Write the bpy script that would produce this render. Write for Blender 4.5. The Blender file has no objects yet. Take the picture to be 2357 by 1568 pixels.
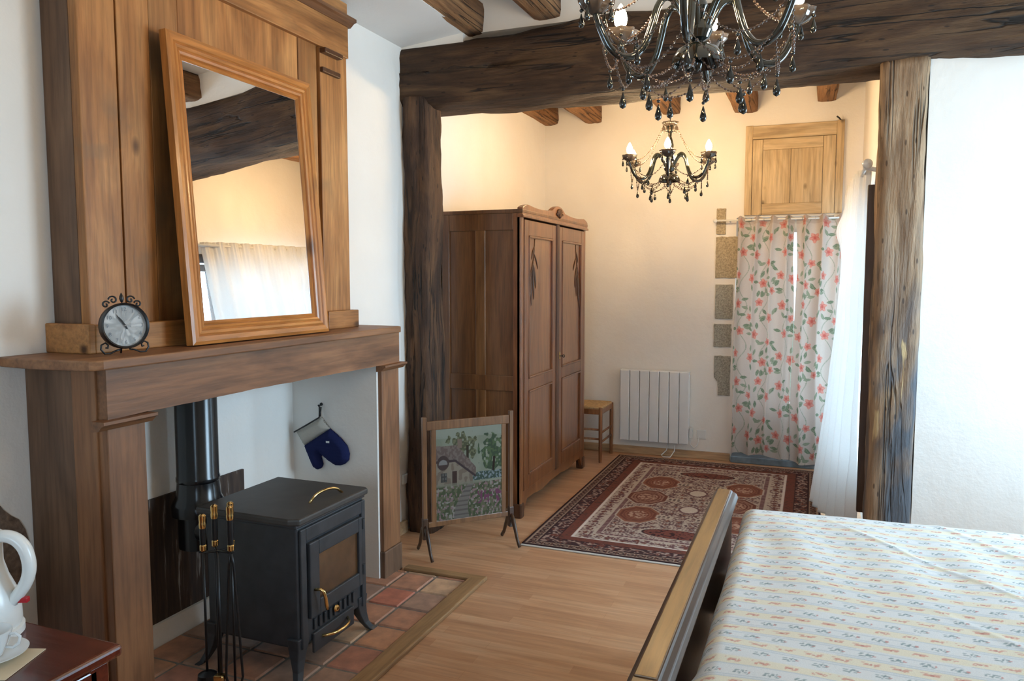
import bpy, math, random
import numpy as np
from mathutils import Vector, Matrix, noise
PI = math.pi
random.seed(7)
SC = bpy.context.scene
COL = SC.collection
ORG = {}

# ------------------------------------------------------------------ helpers
class MB:
    def __init__(s): s.v=[]; s.f=[]
    def add(s, vs, fs):
        n=len(s.v); s.v+= [tuple(v) for v in vs]; s.f+=[tuple(i+n for i in f) for f in fs]; return s
    def box(s,x0,x1,y0,y1,z0,z1):
        vs=[(x0,y0,z0),(x1,y0,z0),(x1,y1,z0),(x0,y1,z0),(x0,y0,z1),(x1,y0,z1),(x1,y1,z1),(x0,y1,z1)]
        return s.add(vs,[(0,3,2,1),(4,5,6,7),(0,1,5,4),(1,2,6,5),(2,3,7,6),(3,0,4,7)])
    def obox(s,M,sx,sy,sz):
        vs=[M@Vector((x*sx/2,y*sy/2,z*sz/2)) for z in(-1,1) for x,y in((-1,-1),(1,-1),(1,1),(-1,1))]
        return s.add(vs,[(0,3,2,1),(4,5,6,7),(0,1,5,4),(1,2,6,5),(2,3,7,6),(3,0,4,7)])
    def prism(s,pts,M,d0,d1):
        """pts 2D (a,b) ccw; extruded along local z d0..d1; M maps local to world"""
        n=len(pts)
        vs=[M@Vector((a,b,d0)) for a,b in pts]+[M@Vector((a,b,d1)) for a,b in pts]
        return s.add(vs,[tuple(range(n-1,-1,-1)),tuple(range(n,2*n))]+[(i,(i+1)%n,n+(i+1)%n,n+i) for i in range(n)])
    def lathe(s,prof,c=(0,0,0),n=20,M=None):
        vs=[];fs=[];m=len(prof)
        for r,z in prof:
            for k in range(n):
                a=2*PI*k/n; p=Vector((r*math.cos(a),r*math.sin(a),z))
                if M is not None: p=M@p
                vs.append(p+Vector(c))
        for j in range(m-1):
            for k in range(n):
                k2=(k+1)%n; fs.append((j*n+k,j*n+k2,(j+1)*n+k2,(j+1)*n+k))
        if prof[0][0]>1e-6: fs.append(tuple(range(n-1,-1,-1)))
        if prof[-1][0]>1e-6: fs.append(tuple((m-1)*n+k for k in range(n)))
        return s.add(vs,fs)
    def tube(s,pts,r,n=8,closed=False,sx=1.0):
        pts=[Vector(p) for p in pts]; m=len(pts)
        rs=r if isinstance(r,(list,tuple)) else [r]*m
        vs=[];fs=[];prev=None
        for i,p in enumerate(pts):
            if closed: t=pts[(i+1)%m]-pts[i-1]
            else: t=pts[min(i+1,m-1)]-pts[max(i-1,0)]
            t.normalize()
            if prev is None:
                up=Vector((0,0,1)) if abs(t.z)<.9 else Vector((1,0,0))
                a=t.cross(up).normalized()
            else:
                a=(prev-t*prev.dot(t)).normalized()
            prev=a; b=t.cross(a)
            for k in range(n):
                g=2*PI*k/n; vs.append(p+(a*math.cos(g)*sx+b*math.sin(g))*rs[i])
        for j in range(m if closed else m-1):
            j2=(j+1)%m
            for k in range(n):
                k2=(k+1)%n; fs.append((j*n+k,j*n+k2,j2*n+k2,j2*n+k))
        if not closed:
            fs.append(tuple(range(n-1,-1,-1))); fs.append(tuple((m-1)*n+k for k in range(n)))
        return s.add(vs,fs)
    def ball(s,c,r,nu=8,nv=5,sz=1.0):
        prof=[(1e-7 if j in(0,nv) else r*math.sin(PI*j/nv), -r*sz*math.cos(PI*j/nv)) for j in range(nv+1)]
        return s.lathe(prof,c,nu)
    def build(s,name,mat,parent=None,smooth=False,bevel=0,sub=0,solid=0,loc=None,segs=2):
        if parent is not None: o0=ORG[parent.name]
        elif loc is not None: o0=Vector(loc)
        else:
            xs=[v[0] for v in s.v]; ys=[v[1] for v in s.v]; zs=[v[2] for v in s.v]
            o0=Vector(((min(xs)+max(xs))/2,(min(ys)+max(ys))/2,min(zs)))
        me=bpy.data.meshes.new(name)
        me.from_pydata([tuple(Vector(v)-o0) for v in s.v],[],s.f); me.validate(); me.update()
        o=bpy.data.objects.new(name,me); COL.objects.link(o)
        me.materials.append(mat)
        if smooth:
            me.polygons.foreach_set('use_smooth',[True]*len(me.polygons))
            if smooth=='auto':
                me.set_sharp_from_angle(angle=math.radians(35))
        if parent is not None: o.parent=parent
        else: o.location=o0
        ORG[o.name]=o0.copy()
        if bevel:
            m=o.modifiers.new('bevel','BEVEL'); m.width=bevel; m.segments=segs; m.limit_method='ANGLE'; m.angle_limit=math.radians(40)
        if solid:
            m=o.modifiers.new('solid','SOLIDIFY'); m.thickness=solid; m.offset=0
        if sub:
            m=o.modifiers.new('sub','SUBSURF'); m.levels=sub; m.render_levels=sub
        return o

def smooth_pts(P,n=5):
    P=[Vector(p) for p in P]; out=[]
    for i in range(len(P)-1):
        p0=P[max(i-1,0)];p1=P[i];p2=P[i+1];p3=P[min(i+2,len(P)-1)]
        for j in range(n):
            t=j/n; out.append(.5*((2*p1)+(p2-p0)*t+(2*p0-5*p1+4*p2-p3)*t*t+(-p0+3*p1-3*p2+p3)*t**3))
    return out+[P[-1]]
def recalc(o):
    import bmesh
    bm=bmesh.new(); bm.from_mesh(o.data); bmesh.ops.recalc_face_normals(bm,faces=bm.faces); bm.to_mesh(o.data); bm.free(); return o
def thing(name,loc,label,cat,group=None):
    o=bpy.data.objects.new(name,None); COL.objects.link(o); o.location=loc; o.empty_display_size=.1
    ORG[o.name]=Vector(loc); return tag(o,label,cat,group)
def tag(o,label,cat,group=None):
    o['label']=label; o['category']=cat
    if group: o['group']=group
    return o
def struct(o,name=None): o['kind']='structure'; return o
def axM(o,x,y,z):
    return Matrix(((x[0],y[0],z[0],o[0]),(x[1],y[1],z[1],o[1]),(x[2],y[2],z[2],o[2]),(0,0,0,1)))
def box(name,mat,b,parent=None,bevel=.004,**k):
    return MB().box(*b).build(name,mat,parent,bevel=bevel,**k)
def nz(x,y,z,s=1.0): return noise.noise(Vector((x*s,y*s,z*s)))
def lerp(a,b,t): return a+(b-a)*t
def sm(e0,e1,x):
    t=np.clip((x-e0)/(e1-e0),0,1); return t*t*(3-2*t)

def rough_bar(a,b,w,h,up=(0,0,1),amp=.012,nl=24,nc=20,rnd=.18,seed=0,hf=None,sag=0,fr=2.2):
    """hand hewn timber between a and b. w across, h along up. hf(t)->(dh_bottom,dh_top)"""
    a=Vector(a);b=Vector(b);t=(b-a).normalized();u=Vector(up);u=(u-t*u.dot(t)).normalized();s=t.cross(u)
    m=MB();vs=[];L=(b-a).length
    for i in range(nl+1):
        f=i/nl;c=a.lerp(b,f)
        db,dt=hf(f) if hf else (0,0)
        for k in range(nc):
            g=2*PI*(k+.5)/nc; cx,cy=math.cos(g),math.sin(g)
            p=1/(abs(cx)**8+abs(cy)**8)**(1/8.)
            x=cx*p*w/2; y=cy*p*h/2
            y+= dt if cy>0 else db
            n1=noise.noise(Vector((f*L*fr+seed,cx*1.3,cy*1.3+seed*2)))*amp
            n2=noise.noise(Vector((f*L*9+seed,cx*5,cy*5+seed)))*amp*.35
            q=1+ (n1+n2)/max(.03,math.hypot(x,y))
            vs.append(c+s*x*q+u*(y*q))
    fs=[]
    for i in range(nl):
        for k in range(nc):
            k2=(k+1)%nc; fs.append((i*nc+k,i*nc+k2,(i+1)*nc+k2,(i+1)*nc+k))
    fs.append(tuple(range(nc-1,-1,-1))); fs.append(tuple(nl*nc+k for k in range(nc)))
    m.add(vs,fs); return m

# ------------------------------------------------------------------ materials
def newmat(name):
    m=bpy.data.materials.new(name); m.use_nodes=True; nt=m.node_tree; nt.nodes.clear()
    out=nt.nodes.new('ShaderNodeOutputMaterial'); p=nt.nodes.new('ShaderNodeBsdfPrincipled')
    nt.links.new(p.outputs[0],out.inputs[0]); return m,nt,p,out
def ramp(nt,stops):
    r=nt.nodes.new('ShaderNodeValToRGB'); e=r.color_ramp.elements
    while len(e)<len(stops): e.new(.5)
    for i,(q,c) in enumerate(stops): e[i].position=q; e[i].color=(*c,1)
    return r
def noi(nt,scale,detail=4,vec=None,rough=.55,dist=0):
    n=nt.nodes.new('ShaderNodeTexNoise'); n.inputs['Scale'].default_value=scale; n.inputs['Detail'].default_value=detail
    n.inputs['Roughness'].default_value=rough; n.inputs['Distortion'].default_value=dist
    if vec is not None: nt.links.new(vec,n.inputs['Vector'])
    return n
def coords(nt,scale=(1,1,1),loc=(0,0,0),src='Object'):
    tc=nt.nodes.new('ShaderNodeTexCoord'); mp=nt.nodes.new('ShaderNodeMapping')
    mp.inputs['Scale'].default_value=scale; mp.inputs['Location'].default_value=loc
    nt.links.new(tc.outputs[src],mp.inputs[0]); return mp.outputs[0]
def mixc(nt,fac,a,b,mode='MIX'):
    n=nt.nodes.new('ShaderNodeMix'); n.data_type='RGBA'; n.blend_type=mode
    for sock,v in ((0,fac),(6,a),(7,b)):
        if isinstance(v,bpy.types.NodeSocket): nt.links.new(v,n.inputs[sock])
        elif isinstance(v,(int,float)): n.inputs[sock].default_value=v
        else: n.inputs[sock].default_value=(*v,1)
    return n.outputs[2]
def bump(nt,p,h,strength=.3,dist=.01):
    b=nt.nodes.new('ShaderNodeBump'); b.inputs['Strength'].default_value=strength; b.inputs['Distance'].default_value=dist
    nt.links.new(h,b.inputs['Height']); nt.links.new(b.outputs[0],p.inputs['Normal']); return b

def wood(name,cols,axis='z',rough=.5,fine=60,coarse=7,knots=None,bs=.25,loc=(0,0,0),coat=0,patch=None):
    """cols: dark, mid, light"""
    m,nt,p,_=newmat(name)
    st=.06
    def sc(s): return tuple(s*st if a==axis else s for a in 'xyz')
    v=coords(nt,(1,1,1),loc)
    mp=nt.nodes.new('ShaderNodeMapping'); mp.inputs['Scale'].default_value=sc(fine); nt.links.new(v,mp.inputs[0])
    mq=nt.nodes.new('ShaderNodeMapping'); mq.inputs['Scale'].default_value=tuple(coarse*.18 if a==axis else coarse for a in 'xyz'); nt.links.new(v,mq.inputs[0])
    n1=noi(nt,1,5,mp.outputs[0],.6,.3); n2=noi(nt,1,4,mq.outputs[0],.55,1.6)
    r1=ramp(nt,[(.25,cols[0]),(.5,cols[1]),(.75,cols[2])]); nt.links.new(n2.outputs[0],r1.inputs[0])
    r2=ramp(nt,[(.32,(.50,.50,.50)),(.6,(1.14,1.14,1.14))]); nt.links.new(n1.outputs[0],r2.inputs[0])
    c=mixc(nt,.6,r1.outputs[0],r2.outputs[0],'MULTIPLY')
    if knots:
        vo=nt.nodes.new('ShaderNodeTexVoronoi'); vo.inputs['Scale'].default_value=1
        mk=nt.nodes.new('ShaderNodeMapping'); mk.inputs['Scale'].default_value=tuple(knots*.55 if a==axis else knots for a in 'xyz'); nt.links.new(v,mk.inputs[0])
        nt.links.new(mk.outputs[0],vo.inputs['Vector'])
        rk=ramp(nt,[(.06,(1,1,1)),(.15,(0,0,0))]); nt.links.new(vo.outputs['Distance'],rk.inputs[0])
        c=mixc(nt,rk.outputs[0],c,tuple(x*.35 for x in cols[0]))
    if patch:
        np_=noi(nt,patch[1],3,v,.5,.6); rp=ramp(nt,[(patch[2],(0,0,0)),(patch[2]+.18,(1,1,1))]); nt.links.new(np_.outputs[0],rp.inputs[0])
        c=mixc(nt,rp.outputs[0],c,patch[0])
    nt.links.new(c,p.inputs['Base Color'])
    p.inputs['Roughness'].default_value=rough
    if coat: p.inputs['Coat Weight'].default_value=coat; p.inputs['Coat Roughness'].default_value=.18
    bump(nt,p,n1.outputs[0],bs,.004)
    return m

def plain(name,col,rough=.5,metal=0,var=.06,scale=20,bs=.0,spec=.5):
    m,nt,p,_=newmat(name)
    v=coords(nt); n=noi(nt,scale,4,v)
    r=ramp(nt,[(.3,tuple(max(0,x*(1-var)) for x in col)),(.7,tuple(min(1,x*(1+var)) for x in col))]); nt.links.new(n.outputs[0],r.inputs[0])
    nt.links.new(r.outputs[0],p.inputs['Base Color']); p.inputs['Roughness'].default_value=rough; p.inputs['Metallic'].default_value=metal
    p.inputs['Specular IOR Level'].default_value=spec
    if bs: bump(nt,p,n.outputs[0],bs,.005)
    return m

def plaster(name,col,col2,bs=.16):
    m,nt,p,_=newmat(name)
    v=coords(nt); n=noi(nt,1.4,4,v,.6); n2=noi(nt,9,5,v,.6); n3=noi(nt,60,3,v)
    r=ramp(nt,[(.3,col2),(.65,col)]); nt.links.new(n.outputs[0],r.inputs[0])
    nt.links.new(r.outputs[0],p.inputs['Base Color']); p.inputs['Roughness'].default_value=.85
    p.inputs['Specular IOR Level'].default_value=.2
    a=nt.nodes.new('ShaderNodeMath'); a.operation='MULTIPLY_ADD'; nt.links.new(n3.outputs[0],a.inputs[0]); a.inputs[1].default_value=.12; nt.links.new(n2.outputs[0],a.inputs[2])
    bump(nt,p,a.outputs[0],bs,.03)
    return m

def colattr(name,rough=.9,bsc=0,trans=0,weave=500,sheen=0):
    m,nt,p,out=newmat(name)
    a=nt.nodes.new('ShaderNodeAttribute'); a.attribute_name='Col'
    v=coords(nt); n=noi(nt,weave,2,v)
    r=ramp(nt,[(.3,(.9,.9,.9)),(.7,(1.05,1.05,1.05))]); nt.links.new(n.outputs[0],r.inputs[0])
    c=mixc(nt,1,a.outputs['Color'],r.outputs[0],'MULTIPLY')
    nt.links.new(c,p.inputs['Base Color']); p.inputs['Roughness'].default_value=rough; p.inputs['Specular IOR Level'].default_value=.15
    if bsc: bump(nt,p,n.outputs[0],bsc,.002)
    if trans:
        t=nt.nodes.new('ShaderNodeBsdfTranslucent'); nt.links.new(c,t.inputs[0])
        mx=nt.nodes.new('ShaderNodeMixShader'); mx.inputs[0].default_value=trans
        nt.links.new(p.outputs[0],mx.inputs[1]); nt.links.new(t.outputs[0],mx.inputs[2]); nt.links.new(mx.outputs[0],out.inputs[0])
    return m
def cloth(name,col,trans=0,rough=.9,weave=300):
    m,nt,p,out=newmat(name)
    v=coords(nt); n=noi(nt,weave,3,v); r=ramp(nt,[(.3,tuple(x*.93 for x in col)),(.7,col)]); nt.links.new(n.outputs[0],r.inputs[0])
    nt.links.new(r.outputs[0],p.inputs['Base Color']); p.inputs['Roughness'].default_value=rough; p.inputs['Specular IOR Level'].default_value=.1
    bump(nt,p,n.outputs[0],.15,.002)
    if trans:
        t=nt.nodes.new('ShaderNodeBsdfTranslucent'); nt.links.new(r.outputs[0],t.inputs[0])
        mx=nt.nodes.new('ShaderNodeMixShader'); mx.inputs[0].default_value=trans
        nt.links.new(p.outputs[0],mx.inputs[1]); nt.links.new(t.outputs[0],mx.inputs[2]); nt.links.new(mx.outputs[0],out.inputs[0])
    return m
def emis(name,col,st):
    m,nt,p,out=newmat(name); e=nt.nodes.new('ShaderNodeEmission'); e.inputs[0].default_value=(*col,1); e.inputs[1].default_value=st
    nt.links.new(e.outputs[0],out.inputs[0]); return m
def glassmat(name,tint=(1,1,1),gl=.08,rough=.02):
    m,nt,p,out=newmat(name); t=nt.nodes.new('ShaderNodeBsdfTransparent'); t.inputs[0].default_value=(*tint,1)
    g=nt.nodes.new('ShaderNodeBsdfGlossy'); g.inputs['Roughness'].default_value=rough
    mx=nt.nodes.new('ShaderNodeMixShader'); mx.inputs[0].default_value=gl
    nt.links.new(t.outputs[0],mx.inputs[1]); nt.links.new(g.outputs[0],mx.inputs[2]); nt.links.new(mx.outputs[0],out.inputs[0]); return m

def oldwood(name,cols,axis,loc=(0,0,0),crack=.9,hol=False):
    m=wood(name,cols,axis,.8,55,7,None,.9,loc); nt=m.node_tree; p=nt.nodes['Principled BSDF']
    src=p.inputs['Base Color'].links[0].from_socket
    v=coords(nt,tuple(.55 if a==axis else 13 for a in 'xyz'),loc); n=noi(nt,1,3,v,.5,.35)
    r=ramp(nt,[(.475,(1,1,1)),(.497,(0,0,0)),(.503,(0,0,0)),(.525,(1,1,1))]); nt.links.new(n.outputs[0],r.inputs[0])
    v3=coords(nt,tuple(1.2 if a==axis else 5 for a in 'xyz'),loc); n3=noi(nt,1,4,v3,.6); r3=ramp(nt,[(.42,(1,1,1)),(.58,(0,0,0))]); nt.links.new(n3.outputs[0],r3.inputs[0])
    mk=mixc(nt,1,r.outputs[0],r3.outputs[0],'LIGHTEN')
    c=mixc(nt,crack,src,mk,'MULTIPLY')
    v4=coords(nt,tuple(9 if a==axis else 30 for a in 'xyz'),loc); vo=nt.nodes.new('ShaderNodeTexVoronoi'); vo.inputs['Scale'].default_value=1; nt.links.new(v4,vo.inputs['Vector'])
    r4=ramp(nt,[(.10,(.15,.12,.1)),(.16,(1,1,1))]); nt.links.new(vo.outputs['Distance'],r4.inputs[0]); c=mixc(nt,.8,c,r4.outputs[0],'MULTIPLY')
    nt.links.new(c,p.inputs['Base Color'])
    n5=noi(nt,1,5,coords(nt,tuple(5 if a==axis else 45 for a in 'xyz'),loc),.65)
    h=mixc(nt,.6,mk,n5.outputs[0],'MULTIPLY')
    b=bump(nt,p,h,1.0,.02)
    return m
M={}
M['wall']=plaster('white_plaster',(.88,.85,.80),(.84,.80,.74))
M['ceil']=plaster('ceiling_plaster',(.80,.77,.73),(.75,.72,.68),.12)
CH=((.19,.068,.017),(.37,.155,.045),(.55,.27,.092))
M['ch_v']=wood('chimney_wood_upright',CH,'z',.5,70,5,6.0,loc=(.3,.1,0),patch=((.22,.115,.048),3.2,.58))
M['ch_v2']=wood('chimney_wood_panel',tuple(tuple(x*1.1 for x in c) for c in CH),'z',.5,60,4,5.0,loc=(2.3,1.1,.6),patch=((.37,.18,.062),3.2,.5))
M['ch_v3']=wood('chimney_wood_board',tuple(tuple(x*.86 for x in c) for c in CH),'z',.5,60,4,5.5,loc=(4.3,1.1,2.6),patch=((.17,.085,.033),3.2,.5))
M['ch_y']=wood('chimney_wood_level',CH,'y',.5,70,5,6.0,loc=(1.3,2.1,.7),patch=((.22,.115,.048),3.2,.58))
MT=((.135,.058,.024),(.235,.103,.043),(.33,.155,.067))
M['mt_y']=wood('mantel_oak_level',MT,'y',.5,60,5,3.0,loc=(.7,.2,.5))
M['mt_z']=wood('mantel_oak_upright',MT,'z',.5,60,5,None,loc=(.1,.2,.3))
M['mt_z2']=wood('mantel_oak_side',((.10,.052,.028),(.16,.085,.047),(.225,.125,.068)),'z',.55,60,5,None,loc=(2.1,3.2,.3))
M['pine_z']=wood('pine_upright',((.33,.115,.022),(.50,.19,.042),(.60,.26,.065)),'z',.35,60,9,4.0,coat=.3)
M['pine_y']=wood('pine_level',((.33,.115,.022),(.50,.19,.042),(.60,.26,.065)),'y',.35,60,9,4.0,coat=.3)
BM=((.026,.011,.004),(.066,.031,.012),(.122,.066,.028))
M['beam_x']=oldwood('old_beam',BM,'x')
M['post_dark']=oldwood('old_post_dark',((.022,.010,.005),(.065,.030,.014),(.15,.075,.033)),'z',(1,2,3))
M['post_grey']=oldwood('old_post_weathered',((.14,.078,.042),(.33,.21,.12),(.48,.33,.20)),'z',(4,1,2),.75)
M['joist']=oldwood('joist_wood',((.15,.064,.024),(.28,.13,.05),(.42,.22,.095)),'y',(2,5,1),.7)
AR=((.10,.030,.009),(.185,.062,.019),(.27,.105,.036))
M['ar_z']=wood('armoire_upright',AR,'z',.3,80,6,None,.12,coat=.5)
M['ar_z2']=wood('armoire_panel',((.12,.038,.011),(.22,.078,.024),(.33,.135,.047)),'z',.28,80,3,None,.1,loc=(3,1,2),coat=.6)
M['ar_x']=wood('armoire_level',AR,'x',.3,80,6,None,.12,coat=.4)
M['ar_side']=wood('armoire_side',((.085,.031,.009),(.15,.058,.018),(.21,.09,.03)),'z',.35,80,5,None,.12,coat=.3)
M['ar_dark']=wood('armoire_carved',((.05,.018,.008),(.08,.03,.012),(.12,.05,.02)),'z',.4,80,5)
M['bed']=wood('bed_dark_wood',((.03,.014,.008),(.055,.027,.016),(.085,.045,.027)),'y',.33,60,5,None,.1,coat=.2)
M['bed_top']=wood('bed_gold_wood',((.15,.072,.022),(.22,.11,.035),(.28,.15,.05)),'y',.38,60,5,None,.1,coat=.15)
M['mahog']=wood('mahogany',((.05,.008,.004),(.105,.018,.008),(.16,.03,.012)),'x',.25,60,6,None,.08,coat=.6)
M['hatch_z']=wood('pale_old_pine_upright',((.38,.26,.135),(.54,.40,.23),(.66,.52,.33)),'z',.65,50,6,7.0,.4)
M['hatch_x']=wood('pale_old_pine_level',((.38,.26,.135),(.54,.40,.23),(.66,.52,.33)),'x',.65,50,6,7.0,.4)
M['base']=wood('skirting_pine',((.36,.22,.11),(.5,.33,.18),(.6,.42,.25)),'x',.5,50,6,6.0)
M['trim']=wood('floor_trim',((.23,.12,.05),(.33,.185,.08),(.42,.25,.115)),'y',.5,50,6,5.0)
M['trimx']=wood('floor_trim_level',((.23,.12,.05),(.33,.185,.08),(.42,.25,.115)),'x',.5,50,6,5.0)
M['screen']=wood('fire_screen_wood',((.12,.05,.018),(.19,.085,.032),(.26,.13,.055)),'z',.35,60,6,coat=.3)
M['screen_d']=wood('fire_screen_foot',((.035,.016,.008),(.06,.028,.014),(.10,.05,.025)),'z',.35,60,6,coat=.3)
M['chair']=wood('chair_wood',((.19,.07,.025),(.28,.115,.045),(.37,.17,.07)),'z',.35,60,6,coat=.3)
M['rush']=plain('rush_seat',(.50,.33,.16),.8,0,.3,60,.5)
M['iron']=plain('stove_iron',(.033,.035,.039),.48,0,.25,14,.12)
M['iron_top']=plain('stove_iron_top',(.048,.042,.037),.5,0,.2,10,.1)
M['black']=plain('black_metal',(.008,.008,.009),.35,0,.2,30)
M['pipe']=plain('black_enamel',(.006,.006,.007),.2,0,.2,20)
M['brass']=plain('brass',(.83,.58,.24),.18,1,.08,30)
M['white']=plain('white_plastic',(.78,.79,.77),.25,0,.03,10)
M['radi']=plain('radiator_enamel',(.80,.82,.83),.35,0,.02,10)
M['china']=plain('china',(.75,.76,.75),.15,0,.02,10)
M['card']=plain('cream_card',(.66,.55,.38),.7,0,.06,14)
M['red']=plain('red_switch',(.45,.01,.02),.3,0,.1,10)
M['dkgl']=plain('black_glass',(.010,.013,.012),.06,0,.1,10,spec=1.0)
M['smokegl']=plain('smoky_glass',(.075,.06,.05),.08,0,.2,12,spec=1.0)
M['bead']=plain('smoky_bead',(.09,.05,.032),.08,0,.3,200,spec=1.0)
M['bulb']=emis('lit_bulb',(1.0,.68,.34),165); M['bulb2']=emis('lit_bulb_far',(1.0,.68,.34),340)
M['mirror']=newmat('mirror_glass')[0]
_p=M['mirror'].node_tree.nodes['Principled BSDF']; _p.inputs['Base Color'].default_value=(.9,.9,.9,1); _p.inputs['Metallic'].default_value=1; _p.inputs['Roughness'].default_value=.01
M['glass']=glassmat('window_glass')
M['stoveglass']=plain('sooty_stove_glass',(.10,.048,.02),.12,0,.5,5,spec=.6)
M['navy']=cloth('navy_cotton',(.018,.024,.085),0,.95,160)
M['linen']=cloth('natural_linen',(.50,.47,.41),0,.95,160)
M['voile']=cloth('white_curtain_cloth',(.90,.90,.89),.29)
M['stone']=plain('granite',(.40,.33,.22),.95,0,.35,90,1.0)
M['stone2']=plain('granite_grey',(.34,.33,.28),.95,0,.35,90,1.0)
M['slate']=plain('slate_threshold',(.16,.21,.25),.4,0,.3,12,.3)
M['dwin']=wood('dark_window_frame',((.03,.015,.009),(.06,.03,.017),(.09,.05,.03)),'z',.5,50,6)
M['steel']=plain('steel',(.6,.6,.6),.3,1,.05,20)
M['col_rug']=colattr('rug_wool',.95,.5,0,900)
M['col_cov']=colattr('printed_coverlet',.9,.2,0,500)
M['col_flo']=colattr('floral_print_cloth',.9,.2,.32,500)
M['col_tap']=colattr('needlepoint_picture',.9,.6,0,1200)
M['ground']=plain('outdoor_ground',(.25,.3,.2),.9,0,.2,2)

# fire back with white drips
def fb():
    m,nt,p,_=newmat('scorched_plate')
    v=coords(nt,(1,14,1.2)); n=noi(nt,3,5,v,.6,.3); r=ramp(nt,[(.42,(.035,.019,.012)),(.6,(.07,.04,.025)),(.70,(.42,.39,.35))]); nt.links.new(n.outputs[0],r.inputs[0])
    nt.links.new(r.outputs[0],p.inputs['Base Color']); p.inputs['Roughness'].default_value=.7; return m
M['fireback']=fb()
# weathered post with blue-grey blotches mixed in towards the bottom and pale gouges
def wpost():
    m=M['post_grey']; nt=m.node_tree; p=nt.nodes['Principled BSDF']
    src=p.inputs['Base Color'].links[0].from_socket
    v=coords(nt,(3.2,3.2,.85),(.4,.1,.37)); n=noi(nt,1.2,4,v,.6,.9); r=ramp(nt,[(.44,(0,0,0)),(.58,(1,1,1))]); nt.links.new(n.outputs[0],r.inputs[0])
    tc=nt.nodes.new('ShaderNodeTexCoord'); sp=nt.nodes.new('ShaderNodeSeparateXYZ'); nt.links.new(tc.outputs['Object'],sp.inputs[0])
    mr=nt.nodes.new('ShaderNodeMapRange'); mr.inputs[1].default_value=1.9; mr.inputs[2].default_value=1.2; nt.links.new(sp.outputs[2],mr.inputs[0])
    mu=nt.nodes.new('ShaderNodeMath'); mu.operation='MULTIPLY'; nt.links.new(r.outputs[0],mu.inputs[0]); nt.links.new(mr.outputs[0],mu.inputs[1])
    c=mixc(nt,mu.outputs[0],src,(.085,.092,.105))
    v2=coords(nt,(14,14,1.6),(1.4,.1,.3)); n2=noi(nt,1.0,3,v2,.5,.5); r2=ramp(nt,[(.66,(0,0,0)),(.70,(1,1,1))]); nt.links.new(n2.outputs[0],r2.inputs[0])
    c=mixc(nt,r2.outputs[0],c,(.58,.42,.22))
    nt.links.new(c,p.inputs['Base Color'])
wpost()
# laminate floor
def laminate():
    m,nt,p,_=newmat('laminate_floor')
    v=coords(nt)
    b=nt.nodes.new('ShaderNodeTexBrick'); nt.links.new(v,b.inputs['Vector'])
    b.inputs['Scale'].default_value=1; b.inputs['Brick Width'].default_value=.62; b.inputs['Row Height'].default_value=.066
    b.inputs['Mortar Size'].default_value=.0007; b.inputs['Mortar Smooth'].default_value=.3; b.offset=.37
    b.inputs['Color1'].default_value=(.25,.25,.25,1); b.inputs['Color2'].default_value=(.75,.75,.75,1); b.inputs['Mortar'].default_value=(0,0,0,1)
    n=noi(nt,1,5,coords(nt,(3,50,1)),.6,.4); n2=noi(nt,1,4,coords(nt,(1.3,9,1)),.6,1.5)
    r=ramp(nt,[(.25,(.41,.20,.10)),(.5,(.55,.30,.16)),(.8,(.67,.42,.25))])
    a=nt.nodes.new('ShaderNodeMath'); a.operation='MULTIPLY_ADD'; nt.links.new(b.outputs[0],a.inputs[0]); a.inputs[1].default_value=.42
    mm=nt.nodes.new('ShaderNodeMath'); mm.operation='MULTIPLY'; mm.inputs[1].default_value=.6; nt.links.new(n2.outputs[0],mm.inputs[0]); nt.links.new(mm.outputs[0],a.inputs[2])
    nt.links.new(a.outputs[0],r.inputs[0])
    r2=ramp(nt,[(.3,(.8,.8,.8)),(.65,(1.08,1.08,1.08))]); nt.links.new(n.outputs[0],r2.inputs[0])
    c=mixc(nt,.85,r.outputs[0],r2.outputs[0],'MULTIPLY'); nt.links.new(c,p.inputs['Base Color'])
    p.inputs['Roughness'].default_value=.33; p.inputs['Specular IOR Level'].default_value=.45; bump(nt,p,n.outputs[0],.08,.002); return m
M['floor']=laminate()
def tilemat():
    m,nt,p,_=newmat('terracotta_tiles')
    a=nt.nodes.new('ShaderNodeAttribute'); a.attribute_name='Col'; v=coords(nt); n=noi(nt,14,5,v,.6); r=ramp(nt,[(.3,(.72,.72,.74)),(.7,(1.25,1.2,1.15))]); nt.links.new(n.outputs[0],r.inputs[0])
    c=mixc(nt,1,a.outputs['Color'],r.outputs[0],'MULTIPLY'); nt.links.new(c,p.inputs['Base Color']); p.inputs['Roughness'].default_value=.55; bump(nt,p,n.outputs[0],.3,.004); return m
M['tiles']=tilemat()
M['grout']=plain('grout',(.22,.19,.16),.9,0,.2,30,.3)

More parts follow.
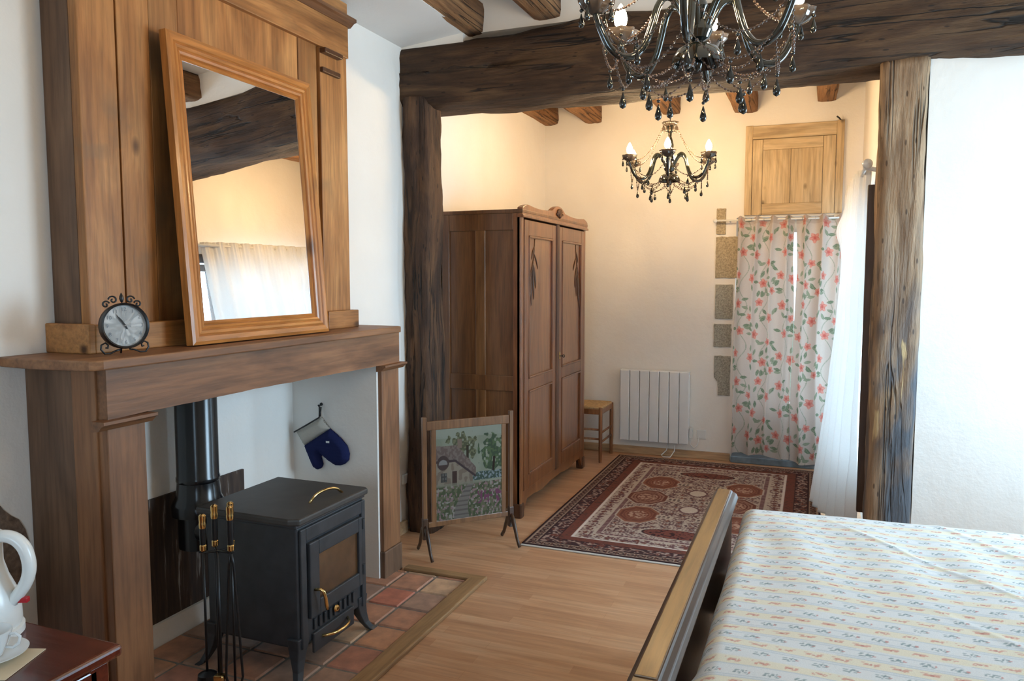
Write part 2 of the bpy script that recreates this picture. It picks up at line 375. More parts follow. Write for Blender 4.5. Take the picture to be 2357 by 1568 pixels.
def setcol(o,cols):
    me=o.data; a=me.color_attributes.new('Col','FLOAT_COLOR','POINT')
    c=np.ones((len(me.vertices),4),dtype=np.float32); c[:,:3]=cols; a.data.foreach_set('color',c.ravel())
def gridobj(name,nu,nv,P,C,mat,parent=None,origin=None,solid=0,smooth=True):
    """P: (nv+1,nu+1,3) array"""
    idx=np.arange((nu+1)*(nv+1)).reshape(nv+1,nu+1)
    f=np.stack([idx[:-1,:-1],idx[:-1,1:],idx[1:,1:],idx[1:,:-1]],-1).reshape(-1,4)
    V=P.reshape(-1,3)
    o0=ORG[parent.name] if parent is not None else Vector(origin)
    V=V-np.array(o0)[None,:]
    me=bpy.data.meshes.new(name); me.vertices.add(len(V)); me.vertices.foreach_set('co',V.astype(np.float32).ravel())
    me.loops.add(f.size); me.loops.foreach_set('vertex_index',f.ravel().astype(np.int32))
    me.polygons.add(len(f)); me.polygons.foreach_set('loop_start',np.arange(0,f.size,4,dtype=np.int32)); me.polygons.foreach_set('loop_total',np.full(len(f),4,dtype=np.int32))
    me.polygons.foreach_set('use_smooth',np.full(len(f),smooth)); me.update(); me.validate()
    o=bpy.data.objects.new(name,me); COL.objects.link(o); me.materials.append(mat)
    if parent is not None: o.parent=parent
    else: o.location=o0
    ORG[o.name]=Vector(o0)
    if C is not None: setcol(o,C.reshape(-1,3))
    if solid:
        s=o.modifiers.new('solid','SOLIDIFY'); s.thickness=solid; s.offset=-1
    return o
def vnoise(x,y,seed=0):
    """cheap tileless value noise, vectorised"""
    xi=np.floor(x).astype(int); yi=np.floor(y).astype(int); xf=x-xi; yf=y-yi
    def h(a,b):
        q=(a*374761393+b*668265263+seed*2147483647)&0xffffffff; q=((q^(q>>13))*1274126177)&0xffffffff; return ((q^(q>>16))&0xffff)/65535.
    u=xf*xf*(3-2*xf); v=yf*yf*(3-2*yf)
    return (h(xi,yi)*(1-u)+h(xi+1,yi)*u)*(1-v)+(h(xi,yi+1)*(1-u)+h(xi+1,yi+1)*u)*v
def blend(C,mask,col): return C*(1-mask[...,None])+np.array(col)*mask[...,None]

# ------------------------------------------------------------------ SETTING
struct(box('floor',M['floor'],(-2.75,2.75,-1.7,7.3,-.08,0),bevel=0,loc=(0,0,0)))
XL,XB=-2.36,-2.55
w=MB()
w.box(XL-.3,XL,-1.6,1.84,0,3.2)
w.box(XL-.3,XL,3.31,3.34,0,3.2)
w.box(XL-.3,XL,1.84,3.31,1.2,3.2)
w.box(-2.6,-2.3,3.34,6.9,0,3.2)
wl=struct(w.build('wall_left',M['wall'],loc=(XL,0,0)))
# plastered recess behind the stove
r=MB(); r.box(XB-.1,XB,1.84,3.31,0,1.2); r.box(XB,-2.035,3.30,3.315,0,1.115); r.box(XB,-2.1,1.835,1.845,0,1.2); r.box(XB,XL,1.84,3.31,1.19,1.2)
r.box(XB,XB+.03,1.85,3.30,0,.10)
struct(r.build('wall_recess',M['wall'],loc=(XB,0,0)))
# back wall with doorway
w=MB(); w.box(-2.6,-.61,6.66,6.95,0,3.2); w.box(.14,.9,6.66,6.95,0,3.2); w.box(-.61,.14,6.66,6.95,2.06,3.2)
struct(w.build('wall_back',M['wall'],loc=(0,6.66,0)))
# right wall of the far part, with the window behind the white curtain
WY0,WY1,WZ0,WZ1=4.64,6.3,.35,2.02
CAS=[(.262,.336,4.595,4.64,.25,2.06),(.31,.336,4.64,6.3,2.02,2.09)]
w=MB(); w.box(.335,.62,4.42,WY0,0,3.2); w.box(.335,.62,WY1,6.9,0,3.2); w.box(.335,.62,WY0,WY1,0,WZ0); w.box(.335,.62,WY0,WY1,WZ1,3.2)
struct(w.build('wall_right',M['wall'],loc=(.335,5.5,0)))
w=MB(); w.box(.490,2.1,4.20,4.44,0,2.62)
struct(w.build('wall_partition',M['wall'],loc=(1.5,4.2,0)))
# plaster band over the big beam
w=MB(); w.box(-2.4,2.7,4.16,4.5,2.98,3.25)
w.box(-2.4,-1.9,4.06,4.3,2.90,3.0); w.box(-1.95,2.7,4.12,4.3,2.96,3.2)
struct(w.build('wall_above_beam',M['wall'],loc=(0,4.2,2.9)))
# main room right wall with large window, front wall
w=MB(); A0,A1,B0,B1=2.75,4.0,.85,2.25
w.box(1.95,2.1,-1.6,A0,0,3.2); w.box(1.95,2.1,A1,4.3,0,3.2); w.box(1.95,2.1,A0,A1,0,B0); w.box(1.95,2.1,A0,A1,B1,3.2)
struct(w.build('wall_right',M['wall'],loc=(1.95,2,0)))
w=MB(); w.box(-2.6,-1.0,-1.75,-1.5,0,3.2); w.box(.6,2.8,-1.75,-1.5,0,3.2); w.box(-1.0,.6,-1.75,-1.5,0,.9); w.box(-1.0,.6,-1.75,-1.5,2.2,3.2)
struct(w.build('wall_front',M['wall'],loc=(0,-1.5,0)))
c=MB(); c.box(-2.7,2.9,-1.8,4.3,3.16,3.3); c.box(-2.7,.9,4.3,7.0,3.1,3.3)
struct(c.build('ceiling',M['ceil'],loc=(0,2,3.1)))
c=MB(); c.add([(-2.4,-1.6,2.86),(-1.88,-1.6,2.93),(-1.88,4.16,2.955),(-2.4,4.16,2.90),(-2.4,-1.6,3.17),(-1.88,-1.6,3.17),(-1.88,4.16,3.17),(-2.4,4.16,3.17)],[(0,3,2,1),(4,5,6,7),(0,1,5,4),(1,2,6,5),(2,3,7,6),(3,0,4,7)])
struct(c.build('ceiling',M['ceil'],loc=(-2,2,2.9)))
def window(name,x,y0,y1,z0,z1,mat,mull,axis='x'):
    o=thing(name,((x,(y0+y1)/2,z0) if axis=='x' else ((y0+y1)/2,x,z0)),'','')
    del o['label']; del o['category']; struct(o)
    def bx(n,m,a0,a1,b0,b1,d0,d1,**k):
        return box(n,m,(d0,d1,a0,a1,b0,b1) if axis=='x' else (a0,a1,d0,d1,b0,b1),o,**k)
    t=.055
    bx('frame',mat,y0,y0+t,z0,z1,x-.02,x+.04); bx('frame',mat,y1-t,y1,z0,z1,x-.02,x+.04)
    bx('frame',mat,y0,y1,z0,z0+t,x-.02,x+.04); bx('frame',mat,y0,y1,z1-t,z1,x-.02,x+.04)
    for q in mull: bx('mullion',mat,q-.03,q+.03,z0,z1,x-.025,x+.04)
    bx('pane',M['glass'],y0+t,y1-t,z0+t,z1-t,x+.008,x+.012,bevel=0)
    return o
w1=window('window_1',.42,WY0,WY1,WZ0,WZ1,M['dwin'],[4.98,5.6])
for b in CAS: box('casing',M['dwin'],b,w1)
window('window_2',2.02,A0,A1,B0,B1,M['dwin'],[3.35])
window('window_3',-1.62,-1.0,.6,.9,2.2,M['dwin'],[-.2],'y')
# glazed door behind the floral curtain
d=thing('door_1',(-.235,6.84,0),'',''); del d['label']; del d['category']; struct(d)
for b in ((-.61,-.50,6.82,6.87,.06,2.06),(.03,.14,6.82,6.87,.06,2.06),(-.50,.03,6.82,6.87,.06,.5),(-.50,.03,6.82,6.87,1.94,2.06),(-.26,-.21,6.825,6.865,.5,1.94)):
    box('door_frame',M['white'],b,d)
box('pane',M['glass'],(-.50,.03,6.843,6.847,.5,1.94),d,bevel=0)
struct(MB().box(-.61,.30,6.60,6.94,0,.055).build('trim_1',M['slate'],bevel=.006))
# skirting boards
struct(box('baseboard_back',M['base'],(-2.3,-.62,6.635,6.66,0,.065)))
struct(box('baseboard_left',M['base'],(-2.3,-2.275,3.50,4.03,0,.075)))
struct(box('baseboard_left',M['base'],(-2.3,-2.27,4.45,6.62,0,.075)))
struct(box('baseboard_partition',M['wall'],(.50,1.95,4.185,4.20,0,.09)))
# hearth
struct(box('hearth_floor',M['grout'],(-2.52,-1.60,.9,3.455,0,.004),bevel=0,loc=(-1.6,2,0)))
t=MB(); cols=[]; random.seed(11)
pal=[(.44,.215,.13),(.50,.25,.14),(.42,.19,.125),(.52,.33,.20),(.36,.22,.155),(.46,.165,.105),(.30,.18,.13)]
xs=[-2.52,-2.33,-2.14,-1.95,-1.777,-1.605]
ys=[3.45]+[3.43-.195*k for k in range(0,13)]
for i in range(5):
    for j in range(len(ys)-1):
        g=.006; a,b_=xs[i]+g,xs[i+1]-g; y1,y0=ys[j]-(g if j else 0),ys[j+1]+g
        if y1-y0<.01: continue
        n0=len(t.v); e=.006; zt=.011+random.uniform(-.001,.001)
        t.add([(a,y0,.002),(b_,y0,.002),(b_,y1,.002),(a,y1,.002),(a+e,y0+e,zt),(b_-e,y0+e,zt),(b_-e,y1-e,zt),(a+e,y1-e,zt)],[(4,5,6,7),(0,1,5,4),(1,2,6,5),(2,3,7,6),(3,0,4,7)])
        cols+= [random.choice(pal)]*8
th=struct(t.build('hearth_tiles',M['tiles'],loc=(-1.6,2,0))); setcol(th,np.array(cols))
struct(box('trim_2',M['trim'],(-1.605,-1.52,.6,3.47,0,.022),bevel=.006))
struct(box('trim_3',M['trimx'],(-1.985,-1.52,3.462,3.515,0,.021),bevel=.006))
# damaged plaster patch, behind the kettle
pp=MB(); pts=[]
for k in range(28):
    a=2*PI*k/28; rr=1+.25*nz(math.cos(a)*2,math.sin(a)*2,3.3)
    pts.append((1.55+.13*rr*math.cos(a),.65+.205*rr*math.sin(a)))
pp.prism([(y,z) for y,z in pts],axM((0,0,0),(0,1,0),(0,0,1),(1,0,0)),XL,XL+.004)
struct(pp.build('wall_patch',plain('bare_stone_patch',(.17,.115,.08),.95,0,.4,45,1.0)))

# ------------------------------------------------------------------ TIMBERS
def hf(f):
    x=lerp(-2.34,2.68,f)
    top= 0 if x>-1.0 else -.05+ .05*max(0,(x+1.7)/.7) if x>-1.7 else -.05
    return (0.0,top)
b=rough_bar((-2.33,4.245,2.772),(2.68,4.40,2.78),.43,.40,amp=.028,nl=90,nc=40,seed=3,hf=lambda f:(-.01*math.sin(f*9),hf(f)[1]+.0))
tag(b.build('timber_beam',M['beam_x'],smooth=True,loc=(0,4.345,2.6)),'massive dark hand-hewn timber beam spanning the whole room on two posts','beam')
b=rough_bar((-2.20,4.15,-.002),(-2.215,4.15,2.615),.165,.22,up=(0,1,0),amp=.030,nl=60,nc=32,seed=8)
tag(b.build('timber_post',M['post_dark'],smooth=True,loc=(-2.18,4.15,0)),'dark brown timber post at the left, beside the wardrobe','post')
b=rough_bar((.388,4.28,-.002),(.384,4.28,2.60),.205,.25,up=(0,1,0),amp=.018,nl=80,nc=32,seed=21)
tag(b.build('timber_post',M['post_grey'],smooth=True,loc=(.39,4.285,0)),'pale weathered timber post by the white curtain, patchy blue grey low down','post')
JX=[(-1.865,.135,2.955,'nearest the chimney, ending above the big beam'),(-1.415,.165,2.985,'second from the chimney, ending above the big beam'),(-.43,.16,3.00,'the one the leaning mirror reflects')]
for k,(x,wd,zb,s) in enumerate(JX):
    b=rough_bar((x,-1.45,zb+.085),(x,4.14,zb+.085),wd,.17,amp=.010,nl=40,nc=20,seed=30+k)
    tag(b.build('ceiling_joist',M['joist'],smooth=True,loc=(x,4.1,zb)),'dark rough ceiling joist '+s,'joist','joists of the near ceiling')
for k,(x,wd,zb,s) in enumerate(((-2.25,.15,2.935,'first from the left above the wardrobe'),(-1.85,.155,2.925,'second from the left, beyond the beam'),(-1.165,.15,2.945,'above the far chandelier'),(-.555,.19,2.915,'largest and widest one, left of the hatch'),(.058,.15,2.95,'rightmost one, above the wooden hatch'))):
    b=rough_bar((x,4.52,zb+.09),(x,6.665,zb+.09),wd,.18,amp=.010,nl=30,nc=20,seed=50+k)
    tag(b.build('ceiling_joist',M['joist'],smooth=True,loc=(x,6.6,zb)),'brown ceiling joist on the far ceiling, '+s,'joist','joists of the far ceiling')

# ------------------------------------------------------------------ FIREPLACE
F=thing('fireplace',(-2.2,2.6,0),'tall oak fireplace with mantel shelf and panelled wooden chimney breast up to the ceiling','fireplace')
# shelf
sh=MB(); sh.prism([(-2.36,1.615),(-2.2,1.60),(-1.985,1.625),(-1.965,1.66),(-1.97,3.44),(-2.0,3.47),(-2.36,3.48)],Matrix.Identity(4),1.277,1.308)
sh.build('mantel_shelf',M['mt_y'],F,bevel=.005)
li=MB(); vs=[]
N=24; zb=lambda y: 1.118+.006*math.sin((y-1.7)*2)+ .004*nz(y,0,0,9)
for k in range(N+1):
    y=lerp(1.70,3.48,k/N); vs+=[(-2.005,y,zb(y)),(-2.005,y,1.277),(-2.05,y,1.277),(-2.05,y,zb(y))]
fs=[]
for k in range(N):
    for q in range(4): fs.append((k*4+q,(k+1)*4+q,(k+1)*4+(q+1)%4,k*4+(q+1)%4))
fs+=[(0,1,2,3),tuple(N*4+q for q in (3,2,1,0))]
li.add(vs,fs); recalc(li.build('lintel',M['mt_y'],F))
box('jamb',M['mt_z'],(-2.05,-2.01,1.70,1.845,.0,1.09),F)
box('jamb',M['mt_z'],(-2.36,-2.012,3.315,3.485,.15,1.10),F)
box('jamb_block',M['mt_z2'],(-2.36,-2.005,3.312,3.49,0,.15),F,bevel=.006)
box('side_panel',M['mt_z2'],(-2.36,-2.15,1.698,1.84,0,1.277),F)
box('side_panel',M['mt_z'],(-2.148,-2.045,1.692,1.84,0,1.277),F)
for y0,y1 in((1.66,1.865),(3.29,3.51)):
    cp=MB(); cp.prism([(-2.03,1.085),(-2.0,1.088),(-1.985,1.103),(-1.975,1.108),(-1.975,1.118),(-2.03,1.118)],axM((0,0,0),(1,0,0),(0,0,1),(0,-1,0)),-y1,-y0)
    recalc(cp.build('capital',M['mt_y'],F))
# chimney breast
box('chimney_core',M['ch_v3'],(XL,-2.235,1.83,3.31,1.308,2.9),F)
box('chimney_side',M['mt_z2'],(XL,-2.235,1.81,1.828,1.308,2.92),F)
box('chimney_board',M['ch_v'],(-2.235,-2.197,1.81,1.955,1.308,2.66),F)
box('chimney_board',M['ch_v'],(-2.235,-2.205,1.968,2.105,1.308,2.66),F)
box('chimney_board',M['ch_v3'],(-2.235,-2.209,2.108,2.243,1.308,2.66),F)
box('chimney_board',M['ch_v2'],(-2.235,-2.213,2.247,2.955,1.308,2.66),F)
box('chimney_board',M['ch_v3'],(-2.235,-2.210,2.957,3.095,1.308,2.66),F)
box('chimney_board',M['ch_v'],(-2.235,-2.2,3.108,3.33,1.308,2.66),F)
box('architrave',M['ch_y'],(-2.235,-2.19,1.81,3.335,2.645,2.80),F)
box('frieze',M['ch_y'],(-2.235,-2.19,1.81,3.33,2.845,2.91),F)
cr=MB(); cr.prism([(-2.235,2.795),(-2.185,2.797),(-2.165,2.815),(-2.15,2.82),(-2.15,2.835),(-2.17,2.84),(-2.18,2.85),(-2.235,2.85)],axM((0,0,0),(1,0,0),(0,0,1),(0,-1,0)),-3.35,-1.78)
recalc(cr.build('crown_moulding',M['mt_y'],F))
for z,a,bb in((2.628,-2.165,-2.2),(2.54,-2.18,-2.2)):
    box('bracket',M['ar_dark'],(-2.2,a,3.105,3.25,z-.012,z+.012),F)
box('plinth',M['ch_y'],(XL,-2.16,1.775,1.80,1.308,1.405),F)
box('plinth',M['ch_y'],(-2.2,-2.16,1.80,2.20,1.308,1.40),F)
box('plinth',M['ch_y'],(-2.2,-2.16,3.085,3.345,1.308,1.395),F)

tag(box('fireback_plate',M['fireback'],(XB+.001,XB+.014,2.22,2.90,.10,.635),bevel=.002),'dark scorched plate with white drips, on the wall behind the stove','fireback')
hk=MB(); hk.tube([(XL+.001,1.82,1.70),(XL+.012,1.82,1.702),(XL+.02,1.82,1.694),(XL+.016,1.82,1.682),(XL+.006,1.82,1.68)],.004)
hk.tube([(XL+.004,1.82,1.68),(XL+.02,1.815,1.672),(XL+.02,1.82,1.662)],.003)
tag(hk.build('wall_hook',M['black'],smooth=True),'small dark metal hook on the wall left of the chimney breast','hook')

# ------------------------------------------------------------------ STOVE
S=thing('wood_stove',(-2.02,2.56,0.01),'black cast iron wood stove with brass handles on the tiled hearth','stove')
x0,x1,y0,y1=-2.23,-1.79,2.32,2.78
bd=MB(); bd.box(x0,x1,y0,y1,.13,.615); bd.build('body',M['iron'],S,bevel=.012,segs=3)
tp=MB(); tp.prism([(x0-.03,y0-.02),(x1-.02,y0-.025),(x1+.02,y0-.005),(x1+.02,y1+.01),(x1,y1+.025),(x0-.03,y1+.025)],Matrix.Identity(4),.62,.648); tp.build('top_plate',M['iron_top'],S,bevel=.008)
tp2=MB(); tp2.box(x0-.01,x1+.005,y0-.008,y1+.008,.606,.624); tp2.build('top_rim',M['iron'],S,bevel=.006)
def handle(p0,p1,out,name,par,mat,r=.0065,n=10):
    p0=Vector(p0);p1=Vector(p1);out=Vector(out);pts=[]
    for k in range(n+1):
        f=k/n; s=math.sin(PI*f)**.35 if 0<f<1 else 0
        pts.append(p0.lerp(p1,f*.86+.07 if 0<f<1 else f)+out*s)
    mb=MB(); mb.tube(pts,r,10); return mb.build(name,mat,par,smooth=True)
handle((-1.865,2.505,.648),(-1.835,2.69,.648),(0,0,.035),'lid_handle',S,M['brass'],.0055)
# front panel mouldings
fp=MB(); X=x1
fp.box(X,X+.012,y0+.01,y0+.045,.13,.60); fp.box(X,X+.012,y1-.03,y1-.003,.13,.60); fp.box(X,X+.012,y0+.045,y1-.03,.545,.60)
fp.build('front_frame',M['iron'],S,bevel=.004)
D=thing('tmp',(-1.79,2.56,.25),'','')
dr=MB(); dy0,dy1,dz0,dz1=y0+.055,y1-.04,.235,.535
gy0,gy1,gz0,gz1=y0+.115,y1-.065,.295,.475
dr.box(X,X+.02,dy0,gy0,dz0,dz1); dr.box(X,X+.02,gy1,dy1,dz0,dz1); dr.box(X,X+.02,gy0,gy1,dz0,gz0); dr.box(X,X+.02,gy0,gy1,gz1,dz1)
bpy.data.objects.remove(D)
door=dr.build('door',M['iron'],S,bevel=.004)
box('door_glass',M['stoveglass'],(X+.004,X+.009,gy0-.005,gy1+.005,gz0-.005,gz1+.005),door,bevel=0)
dh=MB(); dh.tube([(X+.02,dy0+.025,.345),(X+.045,dy0+.028,.348),(X+.055,dy0+.034,.338),(X+.057,dy0+.042,.31),(X+.058,dy0+.046,.28),(X+.058,dy0+.05,.262)],[.006,.006,.0065,.007,.0075,.006],10)
dh.build('door_handle',M['brass'],door,smooth=True)
for z in(.50,.30):
    MB().lathe([(.008,-.022),(.008,.022)],(X+.016,y1-.028,z),10).build('door_hinge',M['iron'],door,smooth='auto')
vn=MB()
for k in range(9):
    yy=lerp(y0+.09,y1-.1,k/8); vn.box(X+.002,X+.009,yy,yy+.013,.175,.22)
vn.build('vent_slats',M['iron'],S,bevel=.002)
MB().lathe([(.013,0),(.016,.006),(.012,.012),(.006,.013),(.006,.0)],(X+.004,y0+.235,.205),12,Matrix.Rotation(PI/2,3,'Y').to_4x4().to_3x3()).build('air_knob',M['brass'],S,smooth='auto')
ad=box('ash_drawer',M['iron'],(X,X+.012,y0+.08,y1-.1,.085,.165),S)
handle((X+.012,y0+.13,.135),(X+.012,y0+.31,.135),(.04,0,0),'drawer_handle',ad,M['brass'],.006)
for sx,sy in((1,-1),(1,1),(-1,-1),(-1,1)):
    cx=x1-.02 if sx>0 else x0+.02; cy=y1-.02 if sy>0 else y0+.02
    lg=MB(); vs=[]
    pr=[(.175,.045,0),(.13,.040,.0),(.09,.032,.008),(.05,.024,.022),(.02,.022,.04),(.008,.026,.055),(.008,.024,.058)]
    for z,h,o_ in pr:
        for a,b_ in((-1,-1),(1,-1),(1,1),(-1,1)): vs.append((cx+sx*o_*.7+a*h*.6,cy+sy*o_+b_*h*.75,z if z>.009 else .0105))
    vs=vs[:-4]
    n=len(vs)//4; fs=[(0,1,2,3)]
    for j in range(n-1):
        for q in range(4): fs.append((j*4+q,(j+1)*4+q,(j+1)*4+(q+1)%4,j*4+(q+1)%4))
    fs.append(tuple((n-1)*4+q for q in(3,2,1,0)))
    lg.add(vs,fs); recalc(lg.build('leg',M['iron'],S,bevel=.004))
pc=(-2.40,2.465)
pm=MB(); pm.lathe([(.085,.42),(.085,.56),(.11,.562),(.11,.60),(.105,.61),(.09,.64),(.085,.70),(.088,.705),(.088,.72),(.085,.725),(.085,1.185)],(pc[0],pc[1],0),28)
pm.build('flue_pipe',M['pipe'],S,smooth='auto')
pm=MB(); pm.lathe([(.075,0),(.075,.2)],(x0-.005-.15,pc[1],.50),20,Matrix.Rotation(PI/2,3,'Y')); pm.build('flue_elbow',M['pipe'],S,smooth='auto')

# ------------------------------------------------------------------ FIRE TOOLS
T0=Vector((-1.93,2.06,.0))
st=thing('tool_stand',(T0.x,T0.y,.0105),'black fireside tool stand with round base and cross rack, before the stove','stand')
MB().lathe([(.085,.0105),(.09,.014),(.085,.024),(.03,.03),(.012,.04)],T0,24).build('base',M['black'],st,smooth='auto')
mb=MB(); mb.tube([T0+Vector((0,0,.03)),T0+Vector((0,0,.595))],.006); mb.build('pole',M['black'],st,smooth=True)
mb=MB()
vr=Vector((.93,.366,0)); vf=Vector((-.366,.93,0))   # rack arms
OFF=[(-.038,-.012),(-.018,.03),(.032,.03),(.046,-.012)]
for a,b_ in OFF:
    e=T0+vr*a+vf*b_; mb.tube([T0+Vector((0,0,.592)),Vector((e.x,e.y,.592)),Vector((e.x,e.y,.592))+(e-T0).normalized()*.02+Vector((0,0,.004))],.004)
mb.build('rack',M['black'],st,smooth=True)
tools=[('fire_brush','black hearth brush with brass capped handle, leftmost on the tool stand','brush'),('fire_shovel','black hearth shovel with slanted brass cap, second on the tool stand','shovel'),('fire_poker','thin black poker with brass cap, third on the tool stand','poker'),('fire_tongs','black tongs splaying at the bottom, rightmost on the tool stand','tongs')]
for (nm,lb,ct),(a,b_),dz in zip(tools,OFF,(0,.02,.03,.03)):
    e=T0+vr*(a*1.15)+vf*(b_*1.15); e.z=0
    t=thing(nm,(e.x,e.y,.04),lb,ct,'tools on the fireside stand')
    zt=.725+dz
    MB().lathe([(.009,.598),(.012,.602),(.012,.618),(.009,.622)],e,14).build('brass_collar',M['brass'],t,smooth='auto')
    MB().lathe([(.0105,.622),(.0115,.66),(.011,zt-.038)],e,14).build('grip',M['black'],t,smooth='auto')
    MB().lathe([(.0115,zt-.045),(.0125,zt-.04),(.0125,zt-.028),(.0115,zt-.024),(.0125,zt-.01),(.012,zt),(.006,zt+.006),(1e-6,zt+.007)],e,14).build('brass_cap',M['brass'],t,smooth='auto')
    q=MB()
    if ct=='tongs':
        for s in(-1,1):
            q.tube([e+Vector((0,0,.60)),e+vr*s*.008+Vector((0,0,.55)),e+vr*s*.022+Vector((0,0,.30)),e+vr*s*.030+Vector((0,0,.14)),e+vr*s*.012+Vector((0,0,.07))],.0045)
        q.build('tong_arms',M['black'],t,smooth=True)
    else:
        zb_=.10 if ct!='poker' else .07
        q.tube([e+Vector((0,0,.60)),e+Vector((0,0,zb_))],.0045); q.build('shaft',M['black'],t,smooth=True)
    if ct=='shovel':
        s=MB(); o0=e-vf*.045+Vector((0,0,.045)); 
        s.prism([(-.045,-.03),(.045,-.03),(.05,.06),(.03,.085),(-.03,.085),(-.05,.06)],axM(o0,vr,Vector((0,0,1))*1,vf*-1),-.004,.004); s.build('blade',M['black'],t,bevel=.002)
        s=MB(); s.obox(axM(e-vf*.05+Vector((0,0,.135)),vr,vf,(0,0,1)),.078,.03,.026); s.build('brass_socket',M['brass'],t,bevel=.006)
    if ct=='brush':
        s=MB(); s.lathe([(.012,.16),(.032,.15),(.034,.13),(.03,.125)],e,14); s.build('brush_head',M['black'],t,smooth='auto')
        s=MB()
        for k in range(60):
            an=random.uniform(0,2*PI); rr=random.uniform(0,.024); p=e+Vector((rr*math.cos(an),rr*math.sin(an),.126)); s.tube([p,p+Vector((math.cos(an)*.012,math.sin(an)*.012,-.07))],.0018,4)
        s.build('bristles',M['black'],t)
    if ct=='poker':
        s=MB(); s.tube([e+Vector((0,0,.09)),e+vr*.02+Vector((0,0,.075)),e+vr*.03+Vector((0,0,.09))],.004); s.build('poker_hook',M['black'],t,smooth=True)

# ------------------------------------------------------------------ OVEN MITT on the recess cheek
O=thing('oven_mitt',(-2.33,3.285,.55),'navy quilted oven mitt with beige cuff, hanging on the white recess wall','oven mitt')
cuff=[(-2.52,.746),(-2.36,.835),(-2.308,.778),(-2.472,.676)]
mitt=[(-2.308,.778),(-2.265,.75),(-2.232,.724),(-2.205,.695),(-2.192,.655),(-2.197,.62),(-2.222,.598),(-2.25,.588),(-2.28,.586),(-2.32,.605),(-2.35,.625),(-2.372,.64),(-2.362,.61),(-2.355,.585),(-2.366,.563),(-2.394,.553),(-2.418,.565),(-2.441,.609),(-2.472,.676)]
def puffy(poly,yb,th,name,mat,par):
    # inflate an outline: triangulated grid inside polygon with thickness by distance to edge
    P=[Vector(p) for p in poly]
    def inside(x,z):
        c=False;n=len(P)
        for i in range(n):
            a,b_=P[i],P[i-1]
            if (a.y>z)!=(b_.y>z) and x<(b_.x-a.x)*(z-a.y)/(b_.y-a.y)+a.x: c=not c
        return c
    def dist(x,z):
        q=Vector((x,z)); d=9
        for i in range(len(P)):
            a,b_=P[i-1],P[i]; ab=b_-a; t=max(0,min(1,(q-a).dot(ab)/ab.length_squared)); d=min(d,(a+ab*t-q).length)
        return d
    xs_=[p.x for p in P]; zs_=[p.y for p in P]; st_=.006
    x_=min(xs_)-st_; idx={}; mb=MB(); cells=[]
    nx=int((max(xs_)-min(xs_))/st_)+3; nz_=int((max(zs_)-min(zs_))/st_)+3; zz=min(zs_)-st_
    ins={}
    for i in range(nx+1):
        for j in range(nz_+1): ins[i,j]=inside(x_+i*st_,zz+j*st_)
    vs=[];
    def vid(i,j,side):
        k=(i,j,side)
        if k not in idx:
            x,z=x_+i*st_,zz+j*st_
            if ins[i,j]: h=th*min(1,math.sqrt(dist(x,z)/.03))+.0015*math.sin(x*230+z*190)*math.sin(x*230-z*190)
            else:
                # snap to nearest edge
                best=None;bd=9;q=Vector((x,z))
                for m in range(len(P)):
                    a,b_=P[m-1],P[m]; ab=b_-a; t=max(0,min(1,(q-a).dot(ab)/ab.length_squared)); c=a+ab*t
                    if (c-q).length<bd: bd=(c-q).length; best=c
                x,z=best; h=0
            if h==0: k2=(i,j,0)
            idx[k]=len(vs); vs.append((x,yb-h if side else yb+h*.15,z))
        return idx[k]
    fs=[]
    for i in range(nx):
        for j in range(nz_):
            cs=[(i,j),(i+1,j),(i+1,j+1),(i,j+1)]
            if sum(ins[c] for c in cs)>=2:
                fs.append(tuple(vid(*c,1) for c in cs)); fs.append(tuple(vid(*c,0) for c in cs[::-1]))
    mb.add(vs,fs); return mb.build(name,mat,par,smooth=True)
puffy(mitt,3.290,.030,'mitt_body',M['navy'],O)
puffy(cuff,3.290,.028,'cuff',M['linen'],O)
mb=MB(); mb.tube([(-2.521,3.268,.747),(-2.44,3.262,.79),(-2.36,3.268,.836)],.004); mb.build('binding',M['black'],O,smooth=True)
mb=MB(); mb.tube([(-2.362,3.27,.835),(-2.368,3.28,.865),(-2.372,3.286,.888),(-2.362,3.286,.888),(-2.356,3.27,.84)],.0035); mb.build('loop',M['black'],O,smooth=True)
mb=MB(); mb.box(-2.315,-2.295,3.2565,3.258,.708,.718); mb.build('logo_tag',M['white'],O)
mb=MB(); mb.tube([(-2.367,3.299,.90),(-2.367,3.275,.893),(-2.367,3.27,.90)],.004,8); mb.ball((-2.367,3.297,.90),.009)
tag(mb.build('wall_hook',M['black'],smooth=True),'small dark hook holding up the oven mitt','hook')

# ------------------------------------------------------------------ MIRROR leaning on the shelf
MI=thing('wall_mirror',(-2.04,2.48,1.309),'large pine framed mirror leaning on the mantel shelf against the chimney breast','mirror')
Wm,Hm=.825,1.115
tilt=.070
uy=Vector((0,1,0)); uz=Vector((-math.sin(tilt),0,math.cos(tilt))); un=Vector((math.cos(tilt),0,math.sin(tilt)))
mo=Vector((-2.085,2.108,1.311))
FW=.086
def side(a0,a1,b0,b1,name,mat,mitre):
    # moulded profile: strips of varying height across the frame width
    prof=[(0,.0),(0,.030),(.012,.034),(.030,.032),(.034,.026),(.040,.030),(.050,.028),(.054,.022),(.060,.026),(.068,.022),(.071,.014),(.078,.018),(FW,.010),(FW,0)]
    mb=MB()
    # a0->a1 outer corners in frame plane; inner direction b
    A0=Vector(a0);A1=Vector(a1);
    vs=[];n=len(prof)
    for A,dv in((A0,Vector(b0)),(A1,Vector(b1))):
        for w_,h in prof:
            q=A+dv*w_; vs.append(mo+uy*q.x+uz*q.y+un*h)
    fs=[(i,(i+1)%n,n+(i+1)%n,n+i) for i in range(n)]+[tuple(range(n)),tuple(range(2*n-1,n-1,-1))]
    mb.add(vs,fs); recalc(mb.build(name,mat,MI))
side((0,0),(0,Hm),(1,1),(1,-1),'frame_side',M['pine_z'],0)
